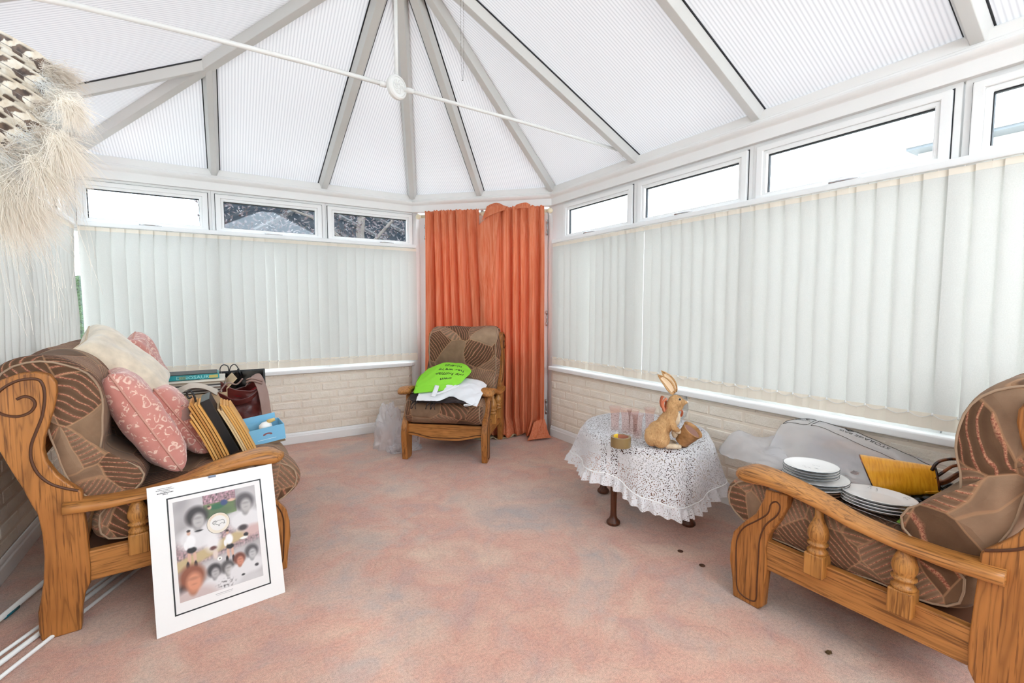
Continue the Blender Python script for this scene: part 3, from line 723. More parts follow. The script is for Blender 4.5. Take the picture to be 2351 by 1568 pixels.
def m_damask():
    a = NT('pink_scroll_chenille'); v = a.coord(); nn = a.n('TexNoise'); nn.inputs['Scale'].default_value = 20; nn.inputs['Detail'].default_value = 1; a.l(v, nn.inputs['Vector'])
    sc = a.n('VectorMath', operation='SCALE'); sc.inputs['Scale'].default_value = .06; a.l(nn.outputs['Color'], sc.inputs[0]); w_ = a.n('VectorMath', operation='ADD'); a.l(v, w_.inputs[0]); a.l(sc.outputs[0], w_.inputs[1])
    vo = a.n('TexVoronoi'); vo.inputs['Scale'].default_value = 36; a.l(w_.outputs[0], vo.inputs['Vector'])
    r = a.math('ABSOLUTE', a.math('SUBTRACT', vo.outputs['Distance'], .38)); ln = a.ramp(r, [(.06, (1, 1, 1)), (.12, (0, 0, 0))])
    brk = a.ramp(a.noise(v, 55, 2), [(.42, (0, 0, 0)), (.5, (1, 1, 1))]); ln = a.math('MULTIPLY', ln, brk)
    col = a.mix(ln, a.ramp(a.noise(v, 10, 3), [(.3, lin((196, 126, 114))), (.7, lin((210, 146, 134)))]), lin((236, 198, 180)))
    a.pbr(col, .85, a.bump(a.math('ADD', ln, a.math('MULTIPLY', a.noise(v, 400, 2), .3)), .5, .002), sheen=.4, spec=.2); return a.m
M['damask'] = m_damask(); M['cream_fur'] = plain('cream_plush', (222, 206, 182), .9, var=.14, bump=.7, bs=120, sheen=.5, vs=22)
M['cream_pipe'] = plain('cream_piping', (216, 196, 168), .8); M['pink_pipe'] = plain('pink_piping', (206, 150, 134), .8)

# ---------------------------------------------------------------- orange curtains on a cream pole
cw = Vector(CP(.7, .06, 1.93))
pole = thing('curtain_pole', 'cream wooden pole above the corner door, holding the orange curtains', 'curtain pole', cw)
pm = plain('cream_pole_paint', (236, 222, 192), .5)
L = lambda s, d, z: Vector(CP(s, d, z)) - cw
MB().tube([L(.10, .03, 1.925), L(1.245, .03, 1.925)], .0135, 14).out('rod', pm, pole, smooth=True)
for s in (.09, .69, 1.262):
    fm = MB().lathe([(0, -.02), (.012, -.016), (.022, 0), (.024, .008), (.018, .02), (.008, .028), (0, .03)], 18, M=Matrix.Translation(L(s, .06, 1.92)) @ Matrix.Rotation(radians(-45 if s > .5 else 135), 4, 'Z') @ Matrix.Rotation(pi / 2, 4, 'Y')); 
    fm.out('finial' if s != .69 else 'pole_ring', pm, pole, smooth=True)
for s in (.2, .69, 1.2):
    MB().tube([L(s, .04, 1.92), L(s, -.06, 1.915)], .008, 8).out('pole_bracket', pm, pole, smooth=True)
def curtain(label, s0, s1, sb0, sb1, pleats, seed, z0=.02, ztop=1.955, puddle=0.0, d0=.09):
    c = Vector(CP((s0 + s1) / 2, d0, 0)); t = thing('curtain', label, 'curtain', c, 0, 'orange curtains')
    rnd = random.Random(seed); ph = [rnd.uniform(-.5, .5) for _ in range(12)]
    def f(u, v):
        z = lerp(z0, ztop, v); tt = (1 - v)
        a = lerp(s0, s1, u); b = lerp(sb0, sb1, u); s = lerp(a, b, min(1, tt * 1.0) ** 1.6)
        k = pleats * 2 * pi * (u + .03 * sin(u * 9 + seed) ) + ph[int(u * 9)] * 0
        amp = lerp(.020, .040, min(1, tt * 2.2)) * (.75 + .25 * sin(u * 13 + seed * 2))
        d = d0 + amp * (sin(k) + .35 * sin(2 * k + 1 + tt * 2)) + .012 * sin(u * 4 + tt * 3)
        d += .035 * v ** 6
        gather = exp(-((v - .975) / .012) ** 2) * -.006; d += gather
        if v > .985: z += .004 * sin(k * 3)
        if puddle:
            pz = max(0, 1 - z / .16); d += puddle * pz ** 1.5 * (.6 + .4 * sin(u * 8)); z += pz * .012 * sin(u * 31 + 2)
            z = max(z, .006)
            if pz > 0: s += .05 * pz * sin(u * 5)
        d += noise.noise(Vector((s * 5, z * 1.5, seed))) * .012
        return Vector(CP(s, d, z)) - c
    MB().grid(f, 150, 90).out('fabric', M['curtain'], t, smooth=True, solid=.0025)
    return t
cl_ = curtain('orange curtain hanging on the left half of the corner door', .165, .655, .12, .80, 6.5, 3, d0=.06)
cr_ = curtain('orange curtain on the right half, slipped off the pole at its inner edge', .79, 1.225, .77, 1.235, 5.5, 8, puddle=.14, d0=.075)
# dropped corner of the right curtain
def fl(s, d, z): return Vector(CP(s, d, z)) - Vector(cr_.location)
sheet('dropped_fold', [
    [fl(.655, .125, 1.80), fl(.70, .135, 1.84), fl(.76, .14, 1.885), fl(.83, .14, 1.93), fl(.87, .125, 1.955)],
    [fl(.66, .12, 1.72), fl(.70, .13, 1.76), fl(.745, .125, 1.78), fl(.80, .135, 1.80), fl(.835, .12, 1.82)],
    [fl(.66, .095, 1.4), fl(.70, .115, 1.4), fl(.73, .10, 1.4), fl(.77, .115, 1.4), fl(.80, .10, 1.4)],
    [fl(.655, .055, .95), fl(.70, .075, .95), fl(.72, .06, .95), fl(.76, .075, .95), fl(.785, .065, .95)],
    [fl(.65, .055, .06), fl(.70, .075, .05), fl(.73, .06, .05), fl(.76, .075, .05), fl(.79, .065, .05)]], M['curtain'], cr_, 40, 60, .004, 6, .0025)
sheet('turned_heading', [
    [fl(.70, .15, 1.845), fl(.76, .16, 1.875), fl(.83, .165, 1.90), fl(.90, .145, 1.925)],
    [fl(.735, .155, 1.93), fl(.79, .165, 1.945), fl(.85, .165, 1.955), fl(.91, .14, 1.955)],
    [fl(.74, .125, 1.965), fl(.79, .13, 1.985), fl(.85, .13, 1.985), fl(.90, .12, 1.955)]], M['curtain'], cr_, 30, 16, .004, 20, .003)
sheet('turned_heading', [
    [fl(.98, .125, 1.93), fl(1.03, .14, 1.935), fl(1.08, .14, 1.935), fl(1.11, .12, 1.935)],
    [fl(.99, .12, 1.965), fl(1.03, .13, 1.975), fl(1.08, .13, 1.98), fl(1.11, .115, 1.965)]], M['curtain'], cr_, 30, 10, .003, 20, .003)
# trailing hem at the right
sheet('hem', [
    [fl(1.12, .26, .012), fl(1.22, .20, .02), fl(1.30, .13, .012)],
    [fl(1.13, .20, .045), fl(1.22, .15, .06), fl(1.27, .10, .05)],
    [fl(1.15, .13, .14), fl(1.20, .11, .16), fl(1.235, .09, .16)]], M['curtain'], cr_, 30, 20, .012, 14, .0025)
# beige mat under the chair
ms = MB(); 
def matf(u, v):
    a = u * 2 * pi; r = .30 * v; x = 2.05 + r * cos(a) * .95; y = 3.53 + r * sin(a) * .55
    if x + y > 5.66: k = (x + y - 5.66) / 2; x -= k; y -= k
    return Vector((x - 2.02, y - 3.60, .006 + .022 * max(0, sin(x * 30 + 1)) ** 6 * v * (1 if y < 3.5 else .2)))
ms.grid(matf, 60, 12, cu=True)
tag(ms.out('floor_mat', plain('beige_felt', (168, 152, 122), .95, bump=.4, var=.12, vs=40), None, smooth=True, solid=.005), 'crumpled beige mat on the floor under the back of the far armchair', 'mat').location = (2.02, 3.60, 0)

# ---------------------------------------------------------------- things on the far armchair (chair frame: u back, v left)
CH = Matrix.Translation((1.578, 2.889, 0)) @ Matrix.Rotation(atan2(.76013, .64977), 4, 'Z')
def cp(u, v, z): return CH @ Vector((u, v, z))
gm = m_trans('lime_green_carrier', (165, 240, 80), .25); wm = m_trans('white_cotton_tote', (240, 240, 242), .1)
c0 = cp(.15, .3, .5)
tote = thing('tote_bag', 'crumpled white bag lying on the far armchair under the green carrier', 'bag', c0)
R = lambda rows: [[cp(*p) - c0 for p in r] for r in rows]
sheet('cloth', R([
    [(-.13, .475, .468), (-.15, .38, .47), (-.145, .30, .475), (-.05, .25, .49), (-.12, .15, .475), (-.17, .07, .46), (-.16, .035, .45)],
    [(-.03, .49, .50), (-.02, .40, .525), (-.01, .30, .535), (.0, .22, .53), (-.01, .13, .525), (-.02, .06, .51), (-.02, .03, .50)],
    [(.10, .50, .525), (.12, .40, .55), (.12, .30, .56), (.12, .20, .555), (.12, .12, .55), (.10, .06, .535), (.09, .03, .52)],
    [(.22, .50, .535), (.24, .40, .56), (.25, .30, .575), (.26, .22, .57), (.26, .14, .565), (.25, .08, .55), (.24, .05, .53)]]), wm, tote, 50, 40, .012, 14, .002)
sheet('side', R([
    [(-.13, .475, .466), (-.05, .49, .465), (.08, .50, .47), (.22, .50, .48)],
    [(-.13, .475, .468), (-.03, .49, .50), (.10, .50, .525), (.22, .50, .535)]]), wm, tote, 20, 6, .003, 14, .002)
MB().tube([p - c0 for p in spline([cp(-.15, .05, .465), cp(-.19, .075, .46), cp(-.2, .11, .458), cp(-.17, .12, .46), cp(-.165, .08, .462)], 5)], .003, 6).out('drawstring', wm, tote, smooth=True)
c1 = cp(.25, .36, .6)
gb = thing('carrier_bag', 'lime green carrier bag with black lettering on the far armchair', 'bag', c1)
R1 = lambda rows: [[cp(*p) - c1 for p in r] for r in rows]
GR = R1([
    [(.02, .50, .515), (.0, .44, .53), (-.005, .36, .535), (.03, .28, .545), (.09, .22, .555)],
    [(.08, .55, .545), (.07, .46, .575), (.06, .37, .585), (.10, .28, .59), (.16, .20, .585)],
    [(.20, .575, .575), (.20, .47, .615), (.20, .38, .63), (.22, .28, .625), (.24, .19, .60)],
    [(.36, .57, .61), (.36, .48, .65), (.36, .39, .66), (.35, .29, .65), (.31, .19, .615)],
    [(.43, .55, .625), (.46, .47, .66), (.475, .39, .665), (.45, .28, .655), (.37, .20, .62)]])
GRv = [[Vector(p) for p in r] for r in GR]
sheet('cloth', GR, gm, gb, 44, 44, .010, 13, .0015, seed=4)
sheet('flap', R1([
    [(-.03, .53, .50), (-.06, .44, .515), (-.05, .34, .525), (.0, .27, .53)],
    [(.02, .535, .535), (.0, .45, .548), (.01, .35, .556), (.06, .27, .56)]]), gm, gb, 24, 10, .006, 16, .0015)
sheet('side', R1([
    [(-.02, .535, .50), (.06, .565, .50), (.2, .59, .50), (.36, .58, .52)],
    [(.02, .52, .53), (.08, .552, .548), (.20, .577, .578), (.36, .572, .612)]]), gm, gb, 20, 8, .004, 14, .0015)
hd = MB()
for (a, b, c_, d_) in (((-.02, .36, .56), (-.07, .35, .545), (-.11, .36, .50), (-.10, .37, .50)), ((-.02, .21, .565), (-.06, .24, .55), (-.09, .29, .53), (-.10, .35, .51))):
    P = spline([cp(*x) - c1 for x in (a, b, c_, d_)], 6)
    hd.grid(lambda u, v, P=P: P[int(round(u * (len(P) - 1)))] + CH.to_3x3() @ Vector((.006 * 0, (v - .5) * .032, (v - .5) * .004)), len(P) - 1, 3)
hd.out('handle', wm, gb, smooth=True, solid=.0015)
blk = plain('black_print', (24, 26, 24), .7)
def text_on(rows, lines, size, parent, m, u0, v0, du, flip=True, name='lettering', seed=0, wr=.01, ws=13, lineh=.15, thick=.0012, vs=-1):
    tb_ = MB()
    for i, (s, off) in enumerate(lines):
        Vv, F = text_mesh(s, 1.0)
        def mp(p):
            x, y = p.x * size, p.y * size
            u = u0 + (off - x if flip else off + x) * du; v = v0 + i * lineh + vs * y
            return u, v
        P = []
        for p in Vv:
            u, v = mp(p); u = min(max(u, 0.01), .99); v = min(max(v, 0.01), .99)
            q0 = patch(rows, u, v); e = .01
            a = patch(rows, min(1, u + e), v) - patch(rows, max(0, u - e), v); b = patch(rows, u, min(1, v + e)) - patch(rows, u, max(0, v - e)); n = a.cross(b).normalized()
            nz = noise.noise(q0 * ws + Vector((seed, 0, 0))) + .5 * abs(noise.noise(q0 * ws * 2.3 + Vector((0, seed, 0))))
            sg = 1 if n.z > 0 else -1
            P.append(q0 + n * (nz * wr) + n * sg * (thick * 1.6))
        tb_.add(P, F)
    return tb_.out(name, m, parent, solid=.0004)
text_on(GRv, [('own', .0), ('nly human.', .0), ('her we’re', .0), ('nkdfies', .0)], .125, gb, blk, .62, .30, 1.0, True, seed=4)
dk = plain('dark_knitted_scarf', (38, 26, 26), .95, bump=.6, bs=150, var=.3)
c2 = cp(-.1, .3, .46)
scf = thing('scarf', 'dark fringed scarf under the bags on the far armchair', 'scarf', c2)
R2 = lambda rows: [[cp(*p) - c2 for p in r] for r in rows]
sheet('cloth', R2([
    [(-.10, .52, .455), (-.135, .42, .46), (-.15, .32, .462), (-.14, .2, .462), (-.15, .12, .458)],
    [(.0, .57, .475), (-.02, .44, .485), (-.02, .32, .49), (-.02, .2, .49), (-.02, .10, .485)],
    [(.2, .58, .48), (.2, .44, .50), (.2, .32, .52), (.2, .2, .51), (.2, .08, .49)]]), dk, scf, 30, 24, .010, 18, .006)
fr = MB()
for k in range(10):
    v_ = (.50, .49, .475, .465, .385, .375, .36, .35, .34, .33)[k]; P = [cp(-.12, v_, .462) - c2, cp(-.165 - .01 * (k % 3), v_ + .006 * (k % 2), .447) - c2, cp(-.19 - .008 * (k % 2), v_ + .01 * ((k % 3) - 1), .425) - c2]
    fr.tube(spline(P, 3), .0028, 5)
fr.out('fringe', dk, scf, smooth=True)
# crumpled clear bag on the floor behind the chair
cb = Vector((1.12, 3.66, 0))
fb = thing('plastic_bag', 'crumpled white see-through plastic heaped on the floor left of the far armchair', 'bag', cb)
def blob(rx, ry, rz, seed, amp=.35, fr_=4):
    def f(u, v):
        a = u * 2 * pi; b = v * pi * .5
        d = Vector((cos(a) * cos(b), sin(a) * cos(b), sin(b))); k = 1 + amp * noise.noise(d * fr_ * .6 + Vector((seed, 0, 0))) + amp * .55 * abs(noise.noise(d * fr_ * 1.7 + Vector((0, seed, 0))))
        return Vector((d.x * rx * k, d.y * ry * k, max(0.004, d.z * rz * k)))
    return f
g_ = MB().grid(blob(.12, .11, .30, 3, .34, 4), 90, 44, cu=True); g_.out('film', M['film2'], fb, smooth=True)
g_ = MB().grid(blob(.10, .09, .20, 9, .36, 5), 50, 24, cu=True); g_.V = [(v[0] + .10, v[1] - .07, v[2]) for v in g_.V]; g_.out('film', M['film2'], fb)
g_ = MB().grid(blob(.06, .05, .06, 5, .4, 6), 40, 20, cu=True); g_.V = [(v[0] - .01, v[1] - .17, v[2]) for v in g_.V]; g_.out('film', M['film2'], fb)
g_ = MB().grid(blob(.07, .05, .05, 7, .4, 6), 40, 20, cu=True); g_.V = [(v[0] + .12, v[1] - .17, v[2]) for v in g_.V]; g_.out('film', M['film2'], fb)

# ---------------------------------------------------------------- things on the sofa
def V3(*a): return Vector(a)
pillow('cushion', 'pink scroll-patterned cushion nearest the camera on the sofa', 'cushion', (-.355, 2.22, .872), (-.425, 2.59, .865), (-.155, 2.22, .475), .15, M['damask'], M['pink_pipe'], 'pink patterned cushions')
pillow('cushion', 'pink scroll-patterned cushion between the nearest cushion and the brown envelopes', 'cushion', (-.245, 2.42, .775), (-.31, 2.77, .77), (-.07, 2.42, .48), .13, M['damask'], M['pink_pipe'], 'pink patterned cushions')
pillow('cushion', 'plain cream plush cushion leaning high against the sofa back', 'cushion', (-.50, 2.50, .955), (-.515, 2.88, 1.035), (-.235, 2.50, .665), .16, M['cream_fur'], M['cream_pipe'])
pillow('cushion', 'pink scroll-patterned cushion standing furthest back on the sofa, behind the cream one', 'cushion', (-.40, 2.95, .955), (-.40, 3.25, .985), (-.285, 2.95, .62), .13, M['damask'], M['pink_pipe'], 'pink patterned cushions')
# zips on the two near cushions
# carton with record sleeves
card = plain('cardboard', (196, 166, 130), .85, var=.06, bump=.15, bs=60); card2 = plain('cardboard_inside', (206, 178, 142), .85)
c = V3(-.13, 3.0, .455)
bx = thing('cardboard_box', 'open cardboard box behind the envelopes, packed with record sleeves', 'box', c, radians(4))
MB().box(-.17, .135, -.115, -.111, 0, .215).box(-.17, .135, .145, .149, 0, .20).box(-.17, -.166, -.115, .149, 0, .20).box(.131, .135, -.115, .149, 0, .235).box(-.17, .135, -.115, .149, 0, .004).out('body', card, bx, bev=.001)
MB().prism([(.133, .235), (.18, .285), (.183, .282), (.137, .232)], lambda p: (p[0], -.113, p[1]), lambda p: (p[0], .147, p[1])).out('flap', card2, bx)
cols = [(222, 214, 200), (80, 70, 64), (205, 196, 182), (120, 100, 88), (230, 226, 218), (60, 56, 54), (190, 176, 158), (150, 132, 112)]
for k in range(9):
    sl = MB().box(-.20, .145, -.10, .15, -.0035, .0035, Matrix.Rotation(radians((k * 7) % 5 - 2), 4, 'Z'))
    o = tag(sl.out('record_sleeve', plain('sleeve_%d' % k, cols[k % 8], .7)), ('worn record sleeve in the flat pile, ' + ('lowest', 'second from the bottom', 'third from the bottom', 'fourth from the bottom', 'middle one', 'fourth from the top', 'third from the top', 'second from the top')[k]) if k < 8 else 'black-edged record sleeve topmost of the flat pile under the teal box', 'record sleeve', 'record sleeves piled on the cardboard box')
    o.location = (-.145 + .004 * ((k * 5) % 3), 3.03, .672 + k * .0074)
teal = plain('teal_card', (28, 136, 140), .4, var=.12, vs=30)
tl = thing('board_game_box', 'flat teal box with lettering along its edge on top of the record pile', 'box', (-.14, 2.985, .7375), radians(1))
MB().box(-.122, .118, -.02, .14, 0, .026).out('body', teal, tl, bev=.001); MB().box(-.123, .110, -.021, .141, .026, .030).out('top_cover', plain('black_card', (20, 24, 26), .5), tl)
Vt, Ft = text_mesh('DINOSAUR', .024); MB().add([(v.x * 1.2 + .0, -.0206, v.y + .004) for v in Vt], Ft).out('lettering', plain('pale_lettering', (150, 205, 205), .5), tl)
MB().box(.072, .112, -.0206, -.02, .004, .02).out('spine_logo', plain('gold_print', (188, 170, 90), .5), tl)
MB().box(-.06, -.03, -.0206, -.02, .004, .02).out('spine_picture', plain('picture_print', (120, 150, 120), .5), tl)
# black screen leaning at the back
fr_ = frame((.105, 3.24, .455), (.985, -.10, .02), (.06, .1, 1))
tv = thing('flat_screen', 'thin black flat screen standing at the back of the sofa behind the maroon bag', 'screen', fr_ @ V3(0, 0, 0)); tv.rotation_euler = fr_.to_euler()
MB().box(-.16, .115, -.012, .012, .0, .285).out('casing', M['black'], tv, bev=.004)
MB().box(-.15, .105, -.0135, -.012, .012, .275).out('display', plain('glossy_display', (8, 8, 10), .12), tv)
cw_ = V3(.03, 3.20, .74)
cable = thing('cable', 'two black cable loops with plugs arching above the flat screen', 'cable', cw_)
MB().tube(spline([(-.045, 0, -.02), (-.048, 0, .02), (-.032, 0, .042), (-.008, .0, .03), (-.004, 0, -.02)], 6), .0026, 6).tube(spline([(-.004, 0, -.02), (.004, 0, .025), (.024, 0, .042), (.042, 0, .02), (.05, 0, -.02)], 6), .0026, 6).out('lead', M['black'], cable, smooth=True)
MB().tube([(-.0465, 0, .0), (-.0445, 0, -.04)], .006, 8).out('plug', M['black'], cable, smooth=True); MB().tube([(.043, 0, .015), (.054, 0, -.03)], .006, 8).out('plug', M['black'], cable, smooth=True)
# maroon holdall
lm = NT('maroon_leather'); v_ = lm.coord(); lm.pbr(lm.ramp(lm.noise(v_, 9, 4), [(.3, lin((70, 26, 24))), (.7, lin((108, 44, 38)))]), .32, lm.bump(lm.noise(v_, 70, 4, .6), .25, .003), spec=.5); lm = lm.m
lt = plain('worn_taupe_strap', (150, 122, 112), .55, var=.12)
c = V3(.09, 2.94, .455)
hb = thing('holdall', 'slumped maroon leather holdall with a taupe strap beside the cardboard box', 'bag', c, radians(-6))
def hold(u, v):
    a = u * 2 * pi; z = v * .235; w_ = lerp(.105, .095, v) * (1 + .06 * sin(v * 9)); d_ = lerp(.055, .045, v)
    sq = 2.6; cx_, sx_ = cos(a), sin(a); x = math.copysign(abs(cx_) ** (2 / sq), cx_) * w_; y = math.copysign(abs(sx_) ** (2 / sq), sx_) * d_
    x += (v - .4) * -.03; nz = noise.noise(V3(x * 14, y * 14 + 3, z * 12)) * .022 + noise.noise(V3(x * 30, y * 30, z * 26)) * .006
    z += .028 * v * sin(a * 2 + .8) * (v ** 2)
    return V3(x + nz * cx_, y + nz * sx_, z + .004)
b_ = MB().grid(hold, 64, 36, cu=True); b_.out('body', lm, hb, smooth=True, solid=.004)
MB().grid(lambda u, v: hold(u, .93) * 1.0 + V3(0, 0, -.02) - (hold(u, .93) - V3(-.02, 0, .2)) * (v * .96) + V3(0, 0, -.05 * v), 48, 6, cu=True).out('lining', plain('crimson_lining', (150, 22, 34), .7), hb, smooth=True)
sheet('front_lip', [[V3(-.12, -.05, .20), V3(-.08, -.065, .175), V3(-.03, -.075, .145), V3(.03, -.07, .16), V3(.075, -.05, .205)],
                    [V3(-.125, -.052, .222), V3(-.085, -.07, .20), V3(-.03, -.085, .172), V3(.04, -.075, .19), V3(.08, -.05, .235)]], lm, hb, 24, 8, .004, 20, .005)
sheet('strap', [[V3(.01, -.055, .235), V3(.045, -.05, .29)], [V3(.04, -.075, .275), V3(.085, -.06, .30)], [V3(.07, -.085, .22), V3(.115, -.065, .22)], [V3(.085, -.09, .10), V3(.13, -.07, .10)], [V3(.095, -.085, .0), V3(.145, -.065, .0)]], lt, hb, 12, 40, .004, 20, .005)
MB().tube(spline([(.02, -.07, .262), (.045, -.09, .272), (.075, -.085, .262), (.09, -.07, .25)], 5), .006, 8).tube(spline([(.02, -.065, .275), (.045, -.086, .284), (.075, -.082, .274), (.092, -.066, .262)], 5), .005, 8).out('strap_keeper', lt, hb, smooth=True)
MB().tube(spline([(-.11, -.05, .215), (-.07, -.05, .262), (-.03, -.045, .25), (.0, -.045, .28)], 5), .004, 6).out('zip_edge', lt, hb, smooth=True)
# grey cloth by the box
gc = V3(-.14, 2.86, .70)
cl2 = thing('cloth', 'folded grey-beige cloth tucked over the cardboard box edge', 'cloth', gc)
sheet('fabric', [[V3(-.11, -.02, -.045), V3(-.05, -.03, -.01), V3(.0, -.03, .012), V3(.06, -.03, .0), V3(.105, -.02, -.035)],
                 [V3(-.11, .0, -.02), V3(-.05, -.01, .015), V3(.0, -.01, .035), V3(.06, -.01, .02), V3(.11, .0, -.01)],
                 [V3(-.10, .05, -.03), V3(-.05, .05, .0), V3(.0, .05, .01), V3(.06, .05, .0), V3(.1, .05, -.03)]], plain('grey_beige_cloth', (196, 184, 170), .9, var=.1, bump=.3), cl2, 30, 16, .006, 16, .006)
# envelopes leaning in two bundles; each its own object
man = [(200, 140, 66), (216, 156, 78), (190, 128, 58), (222, 168, 96), (206, 150, 78), (226, 190, 140)]
em_ = [plain('manila_%d' % i, c_, .65, var=.06) for i, c_ in enumerate(man)]
def leaf(name, label, cat, group, base, y0, y1, h, th, ang, m, bend=.0, bev=.0):
    t_ = MB(); n = 8; up = V3(-sin(ang), 0, cos(ang)); nr = V3(cos(ang), 0, sin(ang))
    pts = [(k / n) for k in range(n + 1)]; prof = [(up * (h * k) + nr * (bend * sin(pi * k))) for k in pts] + [(up * (h * k) + nr * (bend * sin(pi * k) + th)) for k in reversed(pts)]
    t_.prism(prof, lambda p: V3(p.x, y0, p.z), lambda p: V3(p.x, y1, p.z)); o = t_.out(name, m); o.location = base; return tag(o, label, cat, group)
A1 = radians(23)
lab = ['leftmost of the first bundle', 'second of the first bundle', 'third of the first bundle', 'fourth of the first bundle, the longest', 'fifth of the first bundle', 'last of the first bundle against the black folder']
x0 = .012
for k in range(6):
    leaf('envelope', 'brown paper envelope leaning on the sofa, ' + lab[k], 'envelope', 'brown envelopes on the sofa', (x0 - .065 + k * .0105, 2.38, .452 + .003 * k), .0, .17 + .01 * (k % 2), (.20, .225, .26, .275, .262, .255)[k], .008, A1, em_[(k * 2 + 1) % 5], .004)
leaf('document_folder', 'black folder standing between the two bundles of envelopes', 'folder', None, (.012, 2.40, .465), .0, .2, .265, .036, A1, M['black'], .0)
lab2 = ['pale one leftmost of the second bundle', 'pale one second of the second bundle', 'golden one third of the second bundle', 'golden one fourth of the second bundle', 'golden one fifth of the second bundle', 'golden one rightmost of the second bundle']
for k in range(6):
    leaf('envelope', 'paper envelope leaning on the sofa, ' + lab2[k], 'envelope', 'brown envelopes on the sofa', (.060 + k * .0098, 2.43, .462), .0, .17, (.225, .215, .245, .238, .235, .23)[k], .0075, radians(24), em_[5 if k < 2 else (3 if k % 2 else 1)], .003)
# clear sleeve with metal clip and black hook standing on the first bundle
hc = V3(-.135, 2.44, .675)
clp = thing('trouser_hanger', 'clip hanger with a black hook sticking up from the envelopes', 'hanger', hc)
MB().tube(spline([(.028, 0, .0), (.024, 0, .05), (.008, 0, .085), (-.004, 0, .07), (.002, 0, .052), (.014, 0, .056)], 6), .0042, 8).out('hook', M['black'], clp, smooth=True)
MB().box(-.04, .0, -.004, .004, -.035, .012, Matrix.Rotation(radians(-22), 4, 'Y')).out('clear_grip', m_glass('smoky_plastic', (.8, .77, .74), 1.2, .3, (.7, .66, .62), .2), clp)
MB().box(.005, .045, -.005, .005, -.05, .01, Matrix.Rotation(radians(-22), 4, 'Y')).out('clip', plain('dark_grey_plastic', (70, 66, 66), .3), clp, bev=.002)
MB().tube([(-.045, 0, -.02), (-.04, 0, .012), (-.02, 0, .022)], .0018, 6).out('wire', M['chrome'], clp, smooth=True)
# blue gift box with figurine inside
fr_ = frame((.165, 2.56, .462), (.985, .12, .10), (-.12, -.10, 1))
blue = plain('sky_blue_card', (122, 184, 218), .55, var=.05); tan = plain('brown_card', (128, 104, 78), .8)
bb = thing('gift_box', 'open pale blue box standing at the front of the sofa seat by the armrest', 'box', fr_ @ V3(0, 0, 0)); bb.rotation_euler = fr_.to_euler()
MB().box(-.075, .075, -.055, .055, -.0, .004).box(-.073, .073, -.053, -.05, 0, .03).box(.070, .073, -.053, .053, 0, .03).out('base', tan, bb)
MB().box(-.077, .077, -.057, -.0545, .012, .088).box(-.077, -.0745, -.0545, .057, .012, .08).box(.0745, .077, -.0545, .057, .012, .088).box(-.077, .077, .0545, .057, .012, .088).out('sleeve', blue, bb)
MB().box(-.085, .065, .058, .0605, .05, .12, Matrix.Rotation(radians(-4), 4, 'X')).out('lid_flap', blue, bb)
rg = MB()
for k in range(9):
    a = radians(20 + k * 17.5); rg.box(-.004, .004, -.0578, -.057, .013, .020, Matrix.Translation((0, 0, .048)) @ Matrix.Rotation(a - pi / 2, 4, 'Y') if False else Matrix.Translation((0.014 * cos(a) * 1.2, 0, .050 + .008 * sin(a) - .016)))
rg.out('emblem', plain('dull_red_print', (150, 96, 100), .6), bb)
MB().box(-.045, .035, -.0578, -.057, .030, .0312).out('emblem_line', plain('white_print', (232, 240, 244), .6), bb)
fg = MB().lathe([(0, 0), (.022, .006), (.03, .02), (.028, .034), (.015, .046), (0, .05)], 18, (.005, .0, .05)); fg.out('wrapped_figurine', M['white'], bb, smooth=True)
MB().tube([(.015, 0, .096), (.05, 0, .102)], lambda t: .011 - .003 * t, 10).out('figurine_top', plain('pale_gold', (216, 182, 112), .5), bb, smooth=True)

# ---------------------------------------------------------------- print leaning on the sofa end
ex = V3(.98851447, .15112627, 0); tz = V3(-.04165605, .27247151, .9612617)
Mp = frame((-.227, 1.913, .001), ex, tz)
pr = thing('mounted_print', 'white-mounted football print with a round ram badge leaning on the sofa end', 'print', Mp @ V3(0, 0, 0)); pr.rotation_euler = Mp.to_euler()
wm_ = plain('white_mount_board', (236, 234, 232), .5, var=.01); bl = plain('black_rule', (28, 28, 30), .5)
MB().box(0, .4036, -.0015, .003, 0, .50).out('mount_board', wm_, pr)
rl = MB(); fP = lambda s, d, z: (s, -d, z)
ring(rl, fP, (.053, .3575, .050, .4505), (.0575, .353, .0545, .446), .0014, .0022); rl.out('black_border', bl, pr)
MB().box(.059, .3515, -.0019, -.0015, .056, .4445).out('inner_mount', plain('off_white_paper', (232, 228, 226), .5, var=.01), pr)
def soft(d, r, w): return max(0.0, min(1.0, (r - d) / w + .5))
